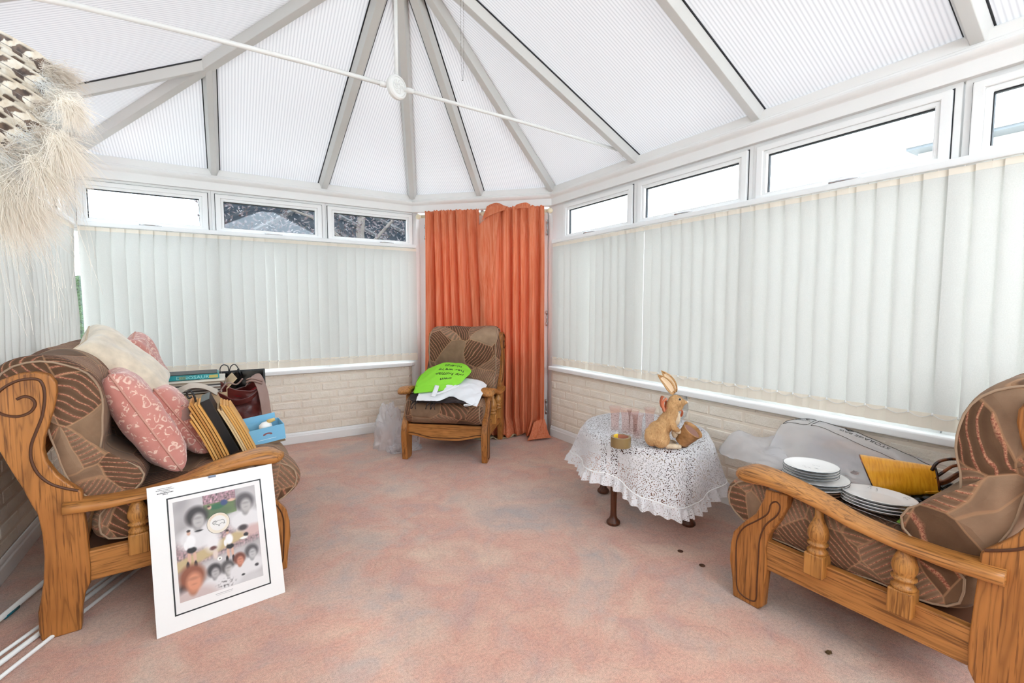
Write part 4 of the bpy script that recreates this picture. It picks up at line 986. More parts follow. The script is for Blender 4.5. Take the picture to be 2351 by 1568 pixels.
def paint(s, t):
    """s,t in 0..1 over the printed area; returns colour"""
    n1 = noise.noise(V3(s * 5, t * 6, 1)); n2 = noise.noise(V3(s * 42, t * 50, 7)); c = V3(178, 172, 172) + V3(1, 1, 1) * n1 * 34
    def over(c, col, a): return c + (V3(*col) - c) * max(0, min(1, a))
    def el(cx, cy, rx, ry, w=.25):
        d = sqrt(((s - cx) / rx) ** 2 + ((t - cy) / ry) ** 2); return soft(d, 1, w)
    # crowd band and pitch
    band = soft(abs(t - (.50 + .12 * (s - .5))), .14, .06); crowd = V3(150, 122, 124) + V3(90, 60, 60) * n2; c = over(c, crowd, band * .85)
    pitch = soft(abs(t - (.385 + .22 * (s - .3) + .02)), .055, .03); c = over(c, (186, 164, 124), pitch)
    if .34 < s < .74 and t > .76:
        c = V3(150, 118, 124) + V3(100, 70, 80) * n2 if t > .90 else V3(104, 122, 78) + V3(30, 30, 20) * n1
    c = over(c, (84, 104, 70), el(.5, .80, .2, .06, .6))
    def head(c, cx, cy, r, hair, face, shirt=(216, 212, 212), w=.45, ry=.8):
        c = over(c, shirt, el(cx, cy - 1.9 * r * ry, 1.9 * r, .95 * r, w)); c = over(c, tuple(x * .8 for x in face), el(cx, cy - .9 * r * ry, .35 * r, .5 * r * ry, .6))
        c = over(c, hair, el(cx, cy + .12 * r, r, r * ry, w)); c = over(c, face, el(cx + .12 * r, cy - .26 * r, .58 * r, .78 * r * ry, .55))
        c = over(c, tuple(x * .72 for x in face), .5 * el(cx + .08 * r, cy - .02 * r, .45 * r, .10 * r, 1.2)); return over(c, tuple(x * .75 for x in face), .4 * el(cx + .1 * r, cy - .5 * r * ry, .2 * r, .06 * r, 1.2))
    c = head(c, .26, .79, .13, (50, 44, 44), (176, 170, 168)); c = over(c, (40, 36, 38), el(.27, .655, .05, .008, .5))
    c = head(c, .85, .83, .12, (84, 78, 80), (176, 170, 168)); c = over(c, (198, 166, 162), el(.93, .52, .12, .06, .8))
    # goalkeeper
    c = over(c, (40, 96, 62), el(.50, .86, .09, .028, .5)); c = over(c, (52, 66, 110), el(.595, .885, .045, .03, .5)); c = over(c, (214, 172, 150), el(.69, .895, .05, .014, .6)); c = over(c, (206, 160, 140), el(.415, .865, .025, .02, .6)); c = over(c, (60, 40, 36), el(.405, .878, .02, .01, .6))
    def player(c, x, y, h, shirt=(232, 230, 230)):
        def e2(cx, cy, rx, ry, w=.4): return el(x + cx * h, y + cy * h, rx * h, ry * h, w)
        c = over(c, (206, 164, 144), e2(-.05, -.22, .05, .16)); c = over(c, (206, 164, 144), e2(.10, -.22, .045, .16)); c = over(c, (34, 30, 32), e2(-.10, -.40, .045, .10)); c = over(c, (34, 30, 32), e2(.11, -.42, .045, .10))
        c = over(c, (30, 28, 30), e2(.03, -.05, .13, .07)); c = over(c, shirt, e2(.02, .16, .13, .15)); c = over(c, shirt, e2(-.12, .08, .05, .10)); c = over(c, (200, 158, 138), e2(-.02, .37, .05, .055)); c = over(c, (56, 40, 36), e2(-.02, .42, .055, .03)); return c
    c = over(c, (224, 220, 220), el(.42, .50, .09, .09, .8)); c = over(c, (96, 60, 56), el(.42, .44, .04, .02, .7)); c = over(c, (214, 196, 186), el(.44, .37, .03, .05, .7)); c = over(c, (60, 50, 52), el(.80, .57, .06, .03, .7)); c = over(c, (40, 36, 40), el(.83, .49, .03, .02, .5)); c = over(c, (236, 232, 226), el(.80, .46, .05, .014, .5))
    c = player(c, .16, .50, .42); c = player(c, .61, .43, .36)
    c = over(c, (240, 238, 232), el(.485, .315, .028, .02, .3)); c = over(c, (90, 88, 88), el(.485, .315, .010, .008, .5))
    # lower heads
    c = over(c, (200, 196, 196), el(.5, .02, .6, .10, .6)); c = head(c, .41, .205, .085, (62, 58, 60), (172, 166, 166)); c = head(c, .57, .20, .085, (88, 84, 84), (172, 166, 164)); c = head(c, .88, .29, .085, (86, 82, 84), (184, 180, 180)); c = head(c, .72, .25, .075, (112, 62, 48), (198, 130, 106))
    c = over(c, (60, 52, 54), el(.09, .10, .09, .10, .5)); c = head(c, .155, .20, .15, (136, 80, 58), (208, 140, 110), (196, 176, 172)); c = over(c, (80, 76, 76), n2 * 1.2 * el(.54, .05, .12, .05, .4)); c = over(c, (70, 66, 70), el(.93, .14, .025, .016, .6)); c = over(c, (44, 42, 44), el(.75, .08, .022, .010, .6))
    return c
nx, nz_ = 130, 168; me = bpy.data.meshes.new('artwork'); VV = []; CC = []
for j in range(nz_ + 1):
    for i in range(nx + 1):
        s, t = i / nx, j / nz_; VV.append((lerp(.070, .334, s), -.0021, lerp(.088, .432, t))); c_ = paint(s, t); CC.append(lin(tuple(max(0, min(255, x)) for x in c_)))
FF = [(j * (nx + 1) + i, j * (nx + 1) + i + 1, (j + 1) * (nx + 1) + i + 1, (j + 1) * (nx + 1) + i) for j in range(nz_) for i in range(nx)]
me.from_pydata(VV, [], FF); at_ = me.color_attributes.new('ink', 'FLOAT_COLOR', 'POINT')
at_.data.foreach_set('color', [x for c_ in CC for x in (*c_, 1)])
a = NT('printed_artwork'); ca = a.n('VertexColor'); ca.layer_name = 'ink'; a.pbr(ca.outputs[0], .4, spec=.4); me.materials.append(a.m)
ao = bpy.data.objects.new('artwork', me); COL.objects.link(ao); ao.parent = pr
bc = V3(.2035, -.0026, .3235)
bd_ = MB().lathe([(0, 0), (.0365, 0), (.0365, .0006), (0, .0006)], 48, M=Matrix.Translation(bc) @ Matrix.Rotation(pi / 2, 4, 'X')); bo_ = bd_.out('badge', plain('badge_cream', (226, 214, 196), .5), pr)
MB().lathe([(0, .0007), (.0265, .0007), (.0265, .0012), (0, .0012)], 48, M=Matrix.Translation(bc) @ Matrix.Rotation(pi / 2, 4, 'X')).out('badge_centre', plain('badge_white', (226, 222, 218), .5), bo_)
MB().tube([bc + V3(.0366 * cos(k / 40 * 2 * pi), -.0006, .0366 * sin(k / 40 * 2 * pi)) for k in range(40)], .0005, 5, closed=True).out('badge_rim', bl, bo_)
ram = [(-.019, .004), (-.016, .009), (-.009, .010), (-.004, .006), (-.001, .0095), (.006, .0085), (.013, .0095), (.0185, .006), (.019, .000), (.0205, -.007), (.0175, -.002), (.0165, -.0075), (.0145, -.002), (.008, -.003), (.003, -.006), (.0035, -.011), (.0, -.011), (-.001, -.006), (-.006, -.005), (-.009, -.001), (-.013, -.004), (-.0165, -.001)]
rm = MB().tube([bc + V3(x, -.0016, z) for x, z in ram], .0006, 5, closed=True)
rm.tube([bc + V3(-.0115 + (.0055 - .00025 * k) * cos(k * .42), -.0016, .0035 + (.0055 - .00025 * k) * sin(k * .42)) for k in range(20)], .0005, 5); rm.out('ram_outline', bl, bo_)
tt = MB(); word = 'DERBY COUNTY'
for i, chh in enumerate(word):
    if chh == ' ': continue
    Vt, Ft = text_mesh(chh, .0078); a_ = radians(146 - i * 10.2)
    tt.add([bc + V3((.0285 + v.y) * cos(a_) + v.x * sin(a_), -.0012, (.0285 + v.y) * sin(a_) - v.x * cos(a_)) for v in Vt], Ft)
tt.out('badge_lettering', plain('badge_gold', (214, 182, 150), .5), bo_)
st_ = MB().box(.020, .083, -.0022, -.0015, .464, .493); so_ = st_.out('sticker', wm_, pr)
lt_ = MB()
for k, (a_, b_, h_) in enumerate(((.030, .072, .0011), (.025, .078, .0013), (.038, .066, .0011), (.028, .075, .0022), (.044, .06, .0018))):
    z_ = .4885 - k * .0052; x_ = a_
    while x_ < b_: w__ = .002 + .003 * ((x_ * 7919) % 1); lt_.box(x_, min(b_, x_ + w__), -.0026, -.0022, z_ - h_, z_ + h_ * .3); x_ += w__ + .0008
lt_.out('sticker_print', bl, so_)
cp_ = MB()
for z_, a_, b_, h_ in ((.0775, .176, .229, .0012), (.0725, .178, .228, .0006)):
    x_ = a_
    while x_ < b_: w__ = .0015 + .002 * ((x_ * 6151) % 1); cp_.box(x_, x_ + w__, -.0025, -.0019, z_ - h_, z_ + h_); x_ += w__ + .0008
cp_.out('caption', plain('pale_grey_print', (176, 172, 172), .6), pr)
MB().tube([(.185, -.004, .497), (.208, -.004, .497)], lambda t: .0045, 10).out('hanging_clip', plain('blue_grey_plastic', (132, 146, 168), .3), pr, smooth=True)

# ---------------------------------------------------------------- white rods in clear film on the floor behind the sofa
rc = V3(-.60, 2.2, 0)
def rod(label, a, b, r, extra=None):
    a, b = V3(*a), V3(*b); t = thing('curtain_rail', label, 'rail', a, 0, 'white rails on the floor by the left wall')
    MB().tube([V3(0, 0, 0), b - a], r, 10).out('rail', M['white'], t, smooth=True)
    return t
r1 = rod('white round rail lying closest to the left wall, with a blue end', (-.80, 1.98, .018), (-.43, 3.32, .012), .010)
MB().tube([V3(.095, .345, -.006), V3(.112, .405, -.008)], .011, 10).out('end_plug', plain('teal_plastic', (30, 120, 140), .4), r1, smooth=True)
rod('white round rail passing under the sofa foot, innermost one', (-.72, 1.84, .012), (-.36, 2.55, .010), .0085)
rod('thin white round rail nearest the camera on the carpet', (-.66, 1.84, .008), (-.30, 2.56, .008), .0065)
rod('white round rail between the two lower rails', (-.74, 1.86, .024), (-.37, 2.58, .010), .006)

# ---------------------------------------------------------------- side table, lace cloth and what stands on it
TC = V3(1.966, 1.79, 0); U1 = V3(.836, -.549, 0); U2 = V3(.549, .836, 0); TZ = .452
st = thing('side_table', 'dark wooden side table hidden by a white lace cloth, by the right wall', 'table', TC)
MB().grid(lambda u, v: (U1 * (.315 * v * cos(u * 2 * pi)) + U2 * (.385 * v * sin(u * 2 * pi))) + V3(0, 0, TZ - .002), 64, 6, cu=True).out('tabletop', M['darkwood'], st, solid=.018, off=-1)
ftp = [(0, 0), (.03, .0), (.036, .008), (.034, .018), (.022, .03), (.0165, .045), (.0155, .08), (.017, .2), (.021, .34), (.024, .43), (0, .43)]
for x, y in ((1.683, 1.726), (2.004, 1.515), (1.927, 2.066), (2.248, 1.855)):
    MB().lathe(ftp, 20, (x - TC.x, y - TC.y, 0)).out('leg', M['darkwood'], st, smooth=True)
MB().box(-.17, .17, -.19, .19, .36, .43, Matrix.Rotation(atan2(U1.y, U1.x), 4, 'Z')).out('apron', M['darkwood'], st)
def m_lace(name, scale=1.0, dens=.80):
    a = NT(name); v = a.coord((scale, scale, scale))
    vo = a.n('TexVoronoi'); vo.inputs['Scale'].default_value = 185; a.l(v, vo.inputs['Vector'])
    v2 = a.n('TexVoronoi'); v2.inputs['Scale'].default_value = 17; a.l(v, v2.inputs['Vector'])
    med = a.math('SINE', a.math('MULTIPLY', v2.outputs['Distance'], 62)); # rings of a medallion
    n = a.noise(v, 60, 2)
    hole = a.math('GREATER_THAN', a.math('ADD', a.math('ADD', vo.outputs['Distance'], a.math('MULTIPLY', med, .16)), a.math('MULTIPLY', n, .2)), dens)
    d = a.n('BsdfDiffuse'); t = a.n('BsdfTranslucent'); c = (*lin((246, 245, 247)), 1); d.inputs[0].default_value = c; t.inputs[0].default_value = c
    mx = a.n('MixShader'); mx.inputs[0].default_value = .3; a.l(d.outputs[0], mx.inputs[1]); a.l(t.outputs[0], mx.inputs[2])
    tr = a.n('BsdfTransparent'); m2 = a.n('MixShader'); a.l(hole, m2.inputs[0]); a.l(mx.outputs[0], m2.inputs[1]); a.l(tr.outputs[0], m2.inputs[2]); a.l(m2.outputs[0], a.o.inputs[0]); return a.m
lace = m_lace('white_lace'); lace2 = m_lace('lace_frill', 1.25, .92); hemm = plain('white_tape_edge', (252, 251, 250), .8)
tc_ = thing('tablecloth', 'white lace tablecloth with a frilled edge draped over the side table', 'tablecloth', TC + V3(0, 0, .455))
HEM = [(-180, .235), (-165, .225), (-150, .245), (-136, .25), (-120, .205), (-108, .18), (-95, .165), (-83, .145), (-70, .13), (-55, .14), (-41, .165), (-20, .20), (10, .23), (60, .22), (110, .22), (150, .23), (180, .235)]
def clothp(th, k):
    """k 0..1 centre to edge, 1..2 down to the hem, 2..3 frill"""
    dg = (degrees(th) + 180) % 360 - 180; zb = interp(HEM, dg) - .455
    ex_, ey_ = .325, .395
    if k <= 1:
        r = k; p = U1 * (ex_ * r * cos(th)) + U2 * (ey_ * r * sin(th)); z = .0012 - .006 * max(0, k - .93) / .07
        return p + V3(0, 0, z + noise.noise(p * 12) * .0008)
    t = min(k - 1, 1); f = max(0, k - 2)
    drop = zb + .055
    z = -.006 + (drop + .006) * t
    fold = sin(th * 7 + 1.2 * sin(th * 2)) * .030 * t + sin(th * 13 + 2) * .010 * t
    out = .012 * min(1, t * 6) + .035 * t + fold
    if f > 0: z -= .055 * f; out += .016 * f + sin(th * 50) * .013 * min(1, f * 2) + sin(th * 33) * .005 * f
    d_ = (U1 * (ex_ * cos(th)) + U2 * (ey_ * sin(th))); n = (U1 * (cos(th) / ex_) + U2 * (sin(th) / ey_)).normalized()
    return d_ + n * out + V3(0, 0, z)
from math import degrees
g_ = MB().grid(lambda u, v: clothp(u * 2 * pi, v * 1.0 if v < .0 else (v * 2.0)), 300, 60, cu=True); g_.out('lace_cloth', lace, tc_, smooth=True)
MB().grid(lambda u, v: clothp(u * 2 * pi, 2 + v), 620, 8, cu=True).out('frill', lace2, tc_, smooth=True)
MB().tube([clothp(k / 300 * 2 * pi, 2.0) for k in range(300)], .0032, 5, closed=True).out('hem_tape', hemm, tc_, smooth=True)
TT = .4572
# parcel tape
tp = thing('parcel_tape', 'roll of brown parcel tape at the left end of the lace-covered table', 'tape', (1.595, 1.595, TT))
MB().lathe([(.036, 0), (.047, 0), (.0475, .002), (.0475, .046), (.047, .048), (.036, .048), (.036, 0)], 48).out('tape_roll', plain('brown_tape', (136, 112, 74), .25, var=.03), tp, smooth=True, bev=.0005)
MB().lathe([(.0345, .0005), (.0362, .0005), (.0362, .0475), (.0345, .0475), (.0345, .0005)], 48).out('core', plain('reddish_card_core', (158, 96, 74), .8), tp, smooth=True)
MB().grid(lambda u, v: V3(.0335 * cos(1.2 + u * 2.3), .0335 * sin(1.2 + u * 2.3), .006 + .046 * v - .02 * v * u * u), 20, 4).out('label', plain('yellow_label', (232, 190, 50), .5), tp, smooth=True, solid=.0006)
# pink tumblers
gp = [(0, .002), (.019, .002), (.0225, .006), (.0235, .016), (.0215, .026), (.0225, .036), (.0205, .044), (.0225, .056), (.023, .072), (.0235, .09), (.0265, .108), (.0315, .122), (.0325, .126), (.031, .1255), (.025, .108), (.022, .09), (.0215, .07), (.0205, .056), (.019, .046), (.0195, .034), (.0185, .022), (.015, .014), (0, .012)]
GL = [((1.789, 1.835), 'pink glass tumbler furthest left behind the parcel tape'), ((1.797, 1.762), 'pink glass tumbler second from the left'), ((1.770, 1.655), 'pink glass tumbler standing nearest the camera, beside the rabbit'), ((1.812, 1.725), 'pink glass tumbler just behind the nearest one'), ((1.925, 1.715), 'pink glass tumbler half hidden behind the rabbit ornament')]
for (x, y), lb in GL:
    o = MB().lathe(gp, 32).out('glass_tumbler', M['pinkglass'], None, smooth=True); o.location = (x, y, TT); tag(o, lb, 'glass', 'pink glass tumblers')
# clear goblet and orange glass ornament behind the rabbit
cg = MB().lathe([(0, 0), (.03, .001), (.031, .003), (.008, .008), (.004, .02), (.004, .07), (.012, .08), (.036, .105), (.045, .14), (.042, .18), (.036, .205), (.0345, .205), (.0405, .18), (.0435, .14), (.034, .107), (.006, .083), (0, .082)], 36).out('goblet', M['clearglass'], None, smooth=True)
cg.location = (1.985, 1.575, TT); tag(cg, 'clear glass goblet behind the rabbit ornament on the right', 'glass')
# rabbit ornament
RX = V3(.851, -.526, 0); RY = V3(.526, .851, 0); K = .00205
rb = thing('rabbit_ornament', 'straw-coloured rabbit ornament holding a pot on the lace-covered table', 'ornament', (1.787, 1.462, TT + .001), atan2(RX.y, RX.x))
def rp(px, py, y=0): return V3((px - 1530) * K, y, (1028 - py) * K)
ell = MB()
def ellip(c, r, rot=0, m=None, seg=18):
    Mx = Matrix.Translation(c) @ Matrix.Rotation(rot, 4, 'Y')
    mb_ = m if m else ell
    mb_.grid(lambda u, v: Mx @ V3(r[0] * cos(u * 2 * pi) * sin(v * pi), r[1] * sin(u * 2 * pi) * sin(v * pi), r[2] * cos(v * pi)), seg, seg // 2, cu=True)
def limb(P, R_, mb_):
    for (a, ra), (b, rb_) in zip(zip(P, R_), list(zip(P, R_))[1:]):
        for k in range(5):
            t = k / 4; ellip(V3(*a).lerp(V3(*b), t), (lerp(ra, rb_, t),) * 3, 0, mb_, 12)
ellip(rp(1500, 996), (.053, .050, .062), radians(10)); ellip(rp(1516, 974), (.040, .042, .062), radians(24)); ellip(rp(1529, 955), (.033, .034, .052), radians(14)); ellip(rp(1486, 1004), (.034, .040, .045)); ellip(rp(1479, 992, -.0), (.018, .018, .02))
ellip(rp(1540, 922), (.037, .030, .032), radians(12)); ellip(rp(1533, 930), (.030, .028, .032)); ellip(rp(1552, 924), (.022, .018, .019)); ellip(rp(1563, 924), (.0085, .010, .0085)); ellip(rp(1548, 936), (.020, .018, .014), radians(-20)); ellip(rp(1532, 944), (.026, .026, .03))
for s in (-1, 1):
    ellip(rp(1503, 1006, s * .034), (.042, .022, .042), radians(12))
    limb([rp(1522, 958, s * .030), rp(1530, 978, s * .042), rp(1541, 986, s * .034)], [.020, .016, .012], ell)
body = ell.out('body', None, rb, smooth=True)
def m_straw(name, c1, c2):
    a = NT(name); v = a.coord((38, 38, 12), (0, radians(25), 0)); n = a.noise(v, 6, 5, .7, 1.2); b = a.noise(a.coord(), 16, 3)
    col = a.ramp(n, [(.3, lin(c1)), (.65, lin(c2))]); col = a.mix(1, col, a.ramp(b, [(.35, (.82, .76, .7)), (.6, (1.05, 1.05, 1.05))]), 'MULTIPLY'); a.pbr(col, .85, a.bump(n, .9, .006)); return a.m
straw = m_straw('straw_fur', (192, 138, 82), (236, 194, 140)); pale = m_straw('pale_straw', (222, 196, 162), (246, 228, 200))
body.data.materials.append(straw)
rm_ = body.modifiers.new('r', 'REMESH'); rm_.mode = 'VOXEL'; rm_.voxel_size = .0035; rm_.use_smooth_shade = True
sm_ = body.modifiers.new('s', 'SMOOTH'); sm_.iterations = 6; sm_.factor = .6
# tufts of straw standing off the body
tf = MB(); rnd = random.Random(4)
SRC = [(rp(1500, 996), (.055, .052, .064)), (rp(1516, 974), (.042, .044, .062)), (rp(1488, 1004), (.036, .042, .046)), (rp(1540, 922), (.038, .031, .033)), (rp(1529, 955), (.034, .035, .052))]
for c_, r_ in SRC:
    for k in range(150):
        a_, b_ = rnd.uniform(0, 2 * pi), rnd.uniform(-.6, 1.0); n = V3(cos(a_) * cos(b_), sin(a_) * cos(b_), sin(b_)); p = V3(c_.x + n.x * r_[0] * .97, n.y * r_[1] * .97, c_.z + n.z * r_[2] * .97)
        dn = V3(-.6, 0, -1); dn = (dn - n * dn.dot(n)).normalized(); w_ = dn.cross(n).normalized() * .0012; l_ = rnd.uniform(.010, .02)
        tf.add([p - w_, p + w_, p + dn * l_ + n * .0028], [(0, 1, 2)])
tf.out('straw_tufts', straw, rb)
for s, (bx_, by_), (tx, ty), off in ((-1, (1534, 904), (1495, 859), 0), (1, (1541, 902), (1508, 852), .012)):
    A_, T_ = rp(bx_, by_, s * .010), rp(tx, ty, s * .016); d_ = (T_ - A_); L_ = d_.length; d_.normalize(); w_ = V3(d_.z, 0, -d_.x)
    def ear(u, v, A_=A_, d_=d_, w_=w_, L_=L_, s=s):
        h = sin(pi * min(1, v ** .8 * .97 + .03)) ** .75 * .019 + .002 * (1 - v); x = (u * 2 - 1)
        return A_ + d_ * (L_ * v) + w_ * (x * h) + V3(0, 1, 0) * (s * .0) + V3(0, .008 * (1 - x * x) * (1 if s < 0 else 1), 0) + w_ * (.008 * sin(pi * v))
    eo = MB().grid(ear, 10, 18).out('ear', straw, rb, smooth=True, solid=.0035)
    MB().grid(lambda u, v, e_=ear: e_(.2 + .6 * u, .1 + .72 * v) + V3(0, -.0036, 0), 6, 14).out('inner_ear', plain('pale_inner_ear', (226, 196, 160), .8, var=.05), eo, smooth=True, solid=.001)
ch_ = MB(); ellip(rp(1541, 962, -.004), (.018, .024, .036), radians(8), ch_); ellip(rp(1536, 990, -.02), (.016, .014, .030), radians(0), ch_); ch_.out('chest_fur', pale, rb, smooth=True)
for s in (-1, 1):
    p_ = MB(); ellip(rp(1542, 988, s * .034), (.0135, .012, .0115), 0, p_); ellip(rp(1537, 986, s * .036), (.011, .011, .011), 0, p_); p_.out('paw', pale, rb, smooth=True)
    f_ = MB(); limb([rp(1518, 1021, s * .034), rp(1532, 1021.5, s * .036), rp(1544, 1022.5, s * .036)], [.0135, .0135, .0115], f_); o_ = f_.out('foot', pale, rb, smooth=True); r_ = o_.modifiers.new('r', 'REMESH'); r_.mode = 'VOXEL'; r_.voxel_size = .003; r_.use_smooth_shade = True
    e_ = MB(); ellip(rp(1544, 914.5, s * .0265), (.0058, .004, .0058), 0, e_); er = MB(); ellip(rp(1544, 914.5, s * .0255), (.0078, .003, .0078), 0, er); er.out('eyelid', pale, rb, smooth=True); e_.out('eye', plain('black_bead_eye', (14, 10, 8), .1), rb, smooth=True)
nz = MB(); ellip(rp(1566, 923), (.0045, .007, .006), 0, nz); nz.out('nose', plain('pale_nose', (236, 222, 208), .7), rb, smooth=True)
ax = V3(.040, -.040, .070); Mp_ = Matrix.Translation(rp(1553, 1015, -.008)) @ ax.to_track_quat('Z', 'Y').to_matrix().to_4x4(); H_ = .088
pt = MB().lathe([(0, .0), (.030, .0), (.034, .004), (.045, H_ * .85), (.048, H_ - .004), (.050, H_), (.0465, H_ + .001), (.043, H_ * .85), (.030, .010), (0, .008)], 40, M=Mp_)
po_ = NT('bark_pot'); v_ = po_.coord(); po_.pbr(po_.ramp(po_.noise(v_, 26, 5, .6), [(.35, lin((140, 98, 54))), (.65, lin((190, 142, 92)))]), .7, po_.bump(po_.noise(v_, 50, 4), .3, .002)); pt.out('pot', po_.m, rb, smooth=True)
MB().lathe([(0, .02), (.030, .02), (.0425, H_ * .84), (.0415, H_ * .84), (.0, .024)], 32, M=Mp_).out('pot_lining', plain('dusky_pot_lining', (150, 112, 98), .8), rb, smooth=True)
bs_ = MB(); ellip(rp(1556, 1024.5, -.01), (.026, .02, .008), 0, bs_); bs_.out('base', plain('dark_base', (70, 46, 30), .7), rb, smooth=True)
org_ = m_trans('peach_organza', (236, 160, 124), .5)
for k, (P_, w0) in enumerate((([(1520, 916), (1512, 912), (1508, 926), (1512, 940), (1519, 938), (1521, 922)], .018), ([(1520, 918), (1516, 922), (1513, 934), (1515, 948), (1519, 950)], .012), ([(1552, 946), (1558, 944), (1560, 952), (1555, 960), (1551, 952)], .012))):
    Q_ = spline([rp(a_, b_, .018 + .004 * k) for a_, b_ in P_], 6); MB().grid(lambda u, v: Q_[int(round(u * (len(Q_) - 1)))] + V3(0, (v - .5) * w0 * 2, 0), len(Q_) - 1, 2).out('bow_loop', org_, rb, smooth=True, solid=.001)
bw = MB(); bw.tube(spline([rp(1519, 915, .0), rp(1512, 925, .01), rp(1514, 940, .01), rp(1519, 948, 0)], 5), .006, 8); bw.out('neck_ribbon', plain('peach_ribbon', (222, 140, 104), .5), rb, smooth=True)

# ---------------------------------------------------------------- things on the right armchair
china = plain('white_china', (240, 238, 236), .12, var=.01, spec=.6); rim_b = plain('dark_blue_rim', (40, 58, 70), .3); rim_n = plain('brown_stoneware', (128, 92, 66), .35); ink = plain('navy_flower_print', (38, 56, 74), .3)
def plate(name, label, cat, group, x, y, z, r, ry=None, h=.014, m=china, rim=None, rz=0, prints=0, seed=0):
    t = thing(name, label, cat, (x, y, z), rz, group); ry = ry or r; S_ = Matrix.Scale(1, 4) ; S_[1][1] = ry / r
    MB().lathe([(0, 0), (r * .62, 0), (r * .64, .002), (r * .97, h - .003), (r, h - .0015), (r * .995, h), (r * .96, h - .0008), (r * .70, .005), (r * .62, .0032), (0, .003)], 56, M=S_).out('dish', m, t, smooth=True)
    if rim: MB().tube([S_ @ V3((r + .0003) * cos(k / 56 * 2 * pi), (r + .0003) * sin(k / 56 * 2 * pi), h - .001) for k in range(56)], .0010, 5, closed=True).out('rim_line', rim, t, smooth=True)
    if prints:
        rr = random.Random(seed); pm_ = MB()
        for g in range(prints):
            a0 = (g + .3) / prints * 2 * pi
            for k in range(9):
                a_ = a0 + rr.gauss(0, .13); q_ = rr.uniform(.78, .92); zc = .005 + (h - .006) * (q_ - .70) / .26 + .0012
                c_ = S_ @ V3(r * q_ * cos(a_), r * q_ * sin(a_), zc); w_ = rr.uniform(.0016, .0034); b_ = rr.uniform(0, 3)
                pm_.add([c_ + V3(w_ * cos(b_ + i * pi / 2) * (1 if i % 2 else .5), w_ * sin(b_ + i * pi / 2) * (1 if i % 2 else .5), 0) for i in range(4)], [(0, 1, 2, 3)])
        pm_.out('flower_print', ink, t)
    return t
px_, py_ = 1.806, .846
for k in range(5):
    plate('dinner_plate', 'dinner plate, ' + ('lowest', 'second lowest', 'middle', 'second highest', 'topmost')[k] + ' of the five under the side plates', 'plate', 'dinner plates on the right armchair', px_ + .004 * (k % 2), py_ - .003 * k, .452 + k * .0105, .104, m=(rim_n if k < 2 else china), rim=rim_b if k > 2 else None, h=.016)
for k in range(4):
    plate('side_plate', 'white side plate with dark rim line, ' + ('lowest', 'second lowest', 'second highest', 'uppermost')[k] + ' of the four', 'plate', 'side plates on the right armchair', px_ - .002 + .002 * (k % 2), py_ + .004, .506 + k * .0095, .087, rim=rim_b, h=.013)
pc_ = MB(); rr = random.Random(3)
for (cx_, cy_, n_, sp_) in ((-.01, .012, 7, .018), (.0, -.018, 6, .006), (.03, .0, 5, .012)):
    for k in range(n_):
        w_ = .0022; c_ = V3(cx_ + rr.uniform(-sp_, sp_) * .4, cy_ + (k / n_ - .5) * sp_ * 2, .0036); b_ = rr.uniform(0, 3)
        pc_.add([c_ + V3(w_ * (1.6 if i % 2 else .5) * cos(b_ + i * pi / 2), w_ * (1.6 if i % 2 else .5) * sin(b_ + i * pi / 2), 0) for i in range(4)], [(0, 1, 2, 3)])
top_plate = [o for o in bpy.data.objects if o.name.startswith('side_plate')][-1]
pc_.out('flower_print', ink, top_plate)
for k in range(4):
    plate('oval_platter', 'white oval platter, ' + ('lowest', 'second lowest', 'second highest', 'uppermost, with navy flower sprigs,')[k] + ' in its stack by the armrest', 'platter', 'oval platters on the right armchair', 1.832, .652, .452 + k * .0105, .078, .104, h=.017, prints=5 if k == 3 else 0, seed=k, rz=radians(8))
ld = thing('pot_lid', 'small white china lid between the plates and the yellow handbag', 'lid', (1.905, .765, .455), 0)
MB().lathe([(0, 0), (.036, 0), (.038, .003), (.034, .008), (.022, .010), (.020, .020), (.017, .023), (0, .024)], 36).out('lid', china, ld, smooth=True, bev=.0)
# yellow handbag lying on its side
cb_ = NT('mustard_textured_leather'); v_ = cb_.coord(); w_ = cb_.noise(cb_.coord((170, 26, 26)), 1, 2, .5, .4); cb_.pbr(cb_.ramp(w_, [(.35, lin((214, 142, 22))), (.5, lin((228, 156, 30))), (.7, lin((234, 168, 42)))]), .3, cb_.bump(w_, .35, .0012), spec=.5)
choc = NT('tortoise_brown_leather'); v_ = choc.coord(); choc.pbr(choc.ramp(choc.noise(v_, 30, 3), [(.4, lin((46, 22, 14))), (.65, lin((140, 74, 36)))]), .25, spec=.6); choc = choc.m
exb = V3(.42, -.89, .16).normalized(); fb_ = frame((1.94, .722, .520), exb, V3(-.04, .08, 1))
hbg = thing('handbag', 'mustard yellow handbag with brown handles lying on its side on the right armchair', 'handbag', fb_ @ V3(0, 0, 0)); hbg.rotation_euler = fb_.to_euler()
def bagp(u, v):
    a = u * 2 * pi; x = v * .185; hh = lerp(.072, .044, v); tt_ = lerp(.046, .022, v); c_, s_ = cos(a), sin(a)
    z = math.copysign(abs(s_) ** .75, s_) * hh; y = math.copysign(abs(c_) ** .75, c_) * tt_
    return V3(x + (.014 * (z / .06) * (1 - v)) * -1, y, z - .008 * v)
MB().grid(bagp, 56, 24, cu=True).out('body', cb_.m, hbg, smooth=True, solid=.003)
bt = MB(); ring_ = [bagp(k / 56, 0) for k in range(56)]; cc = sum(ring_, V3(0, 0, 0)) / 56; bt.add(ring_ + [cc], [(k, (k + 1) % 56, 56) for k in range(56)]); bt.out('bottom', cb_.m, hbg, solid=.003)
MB().tube(ring_, .0022, 6, closed=True).out('bottom_piping', choc, hbg, smooth=True)
MB().tube([bagp(.75 - .12, 0.0) * 1.0] + [bagp(.64, t / 10) for t in range(0, 9)], .0014, 5).out('seam', choc, hbg)
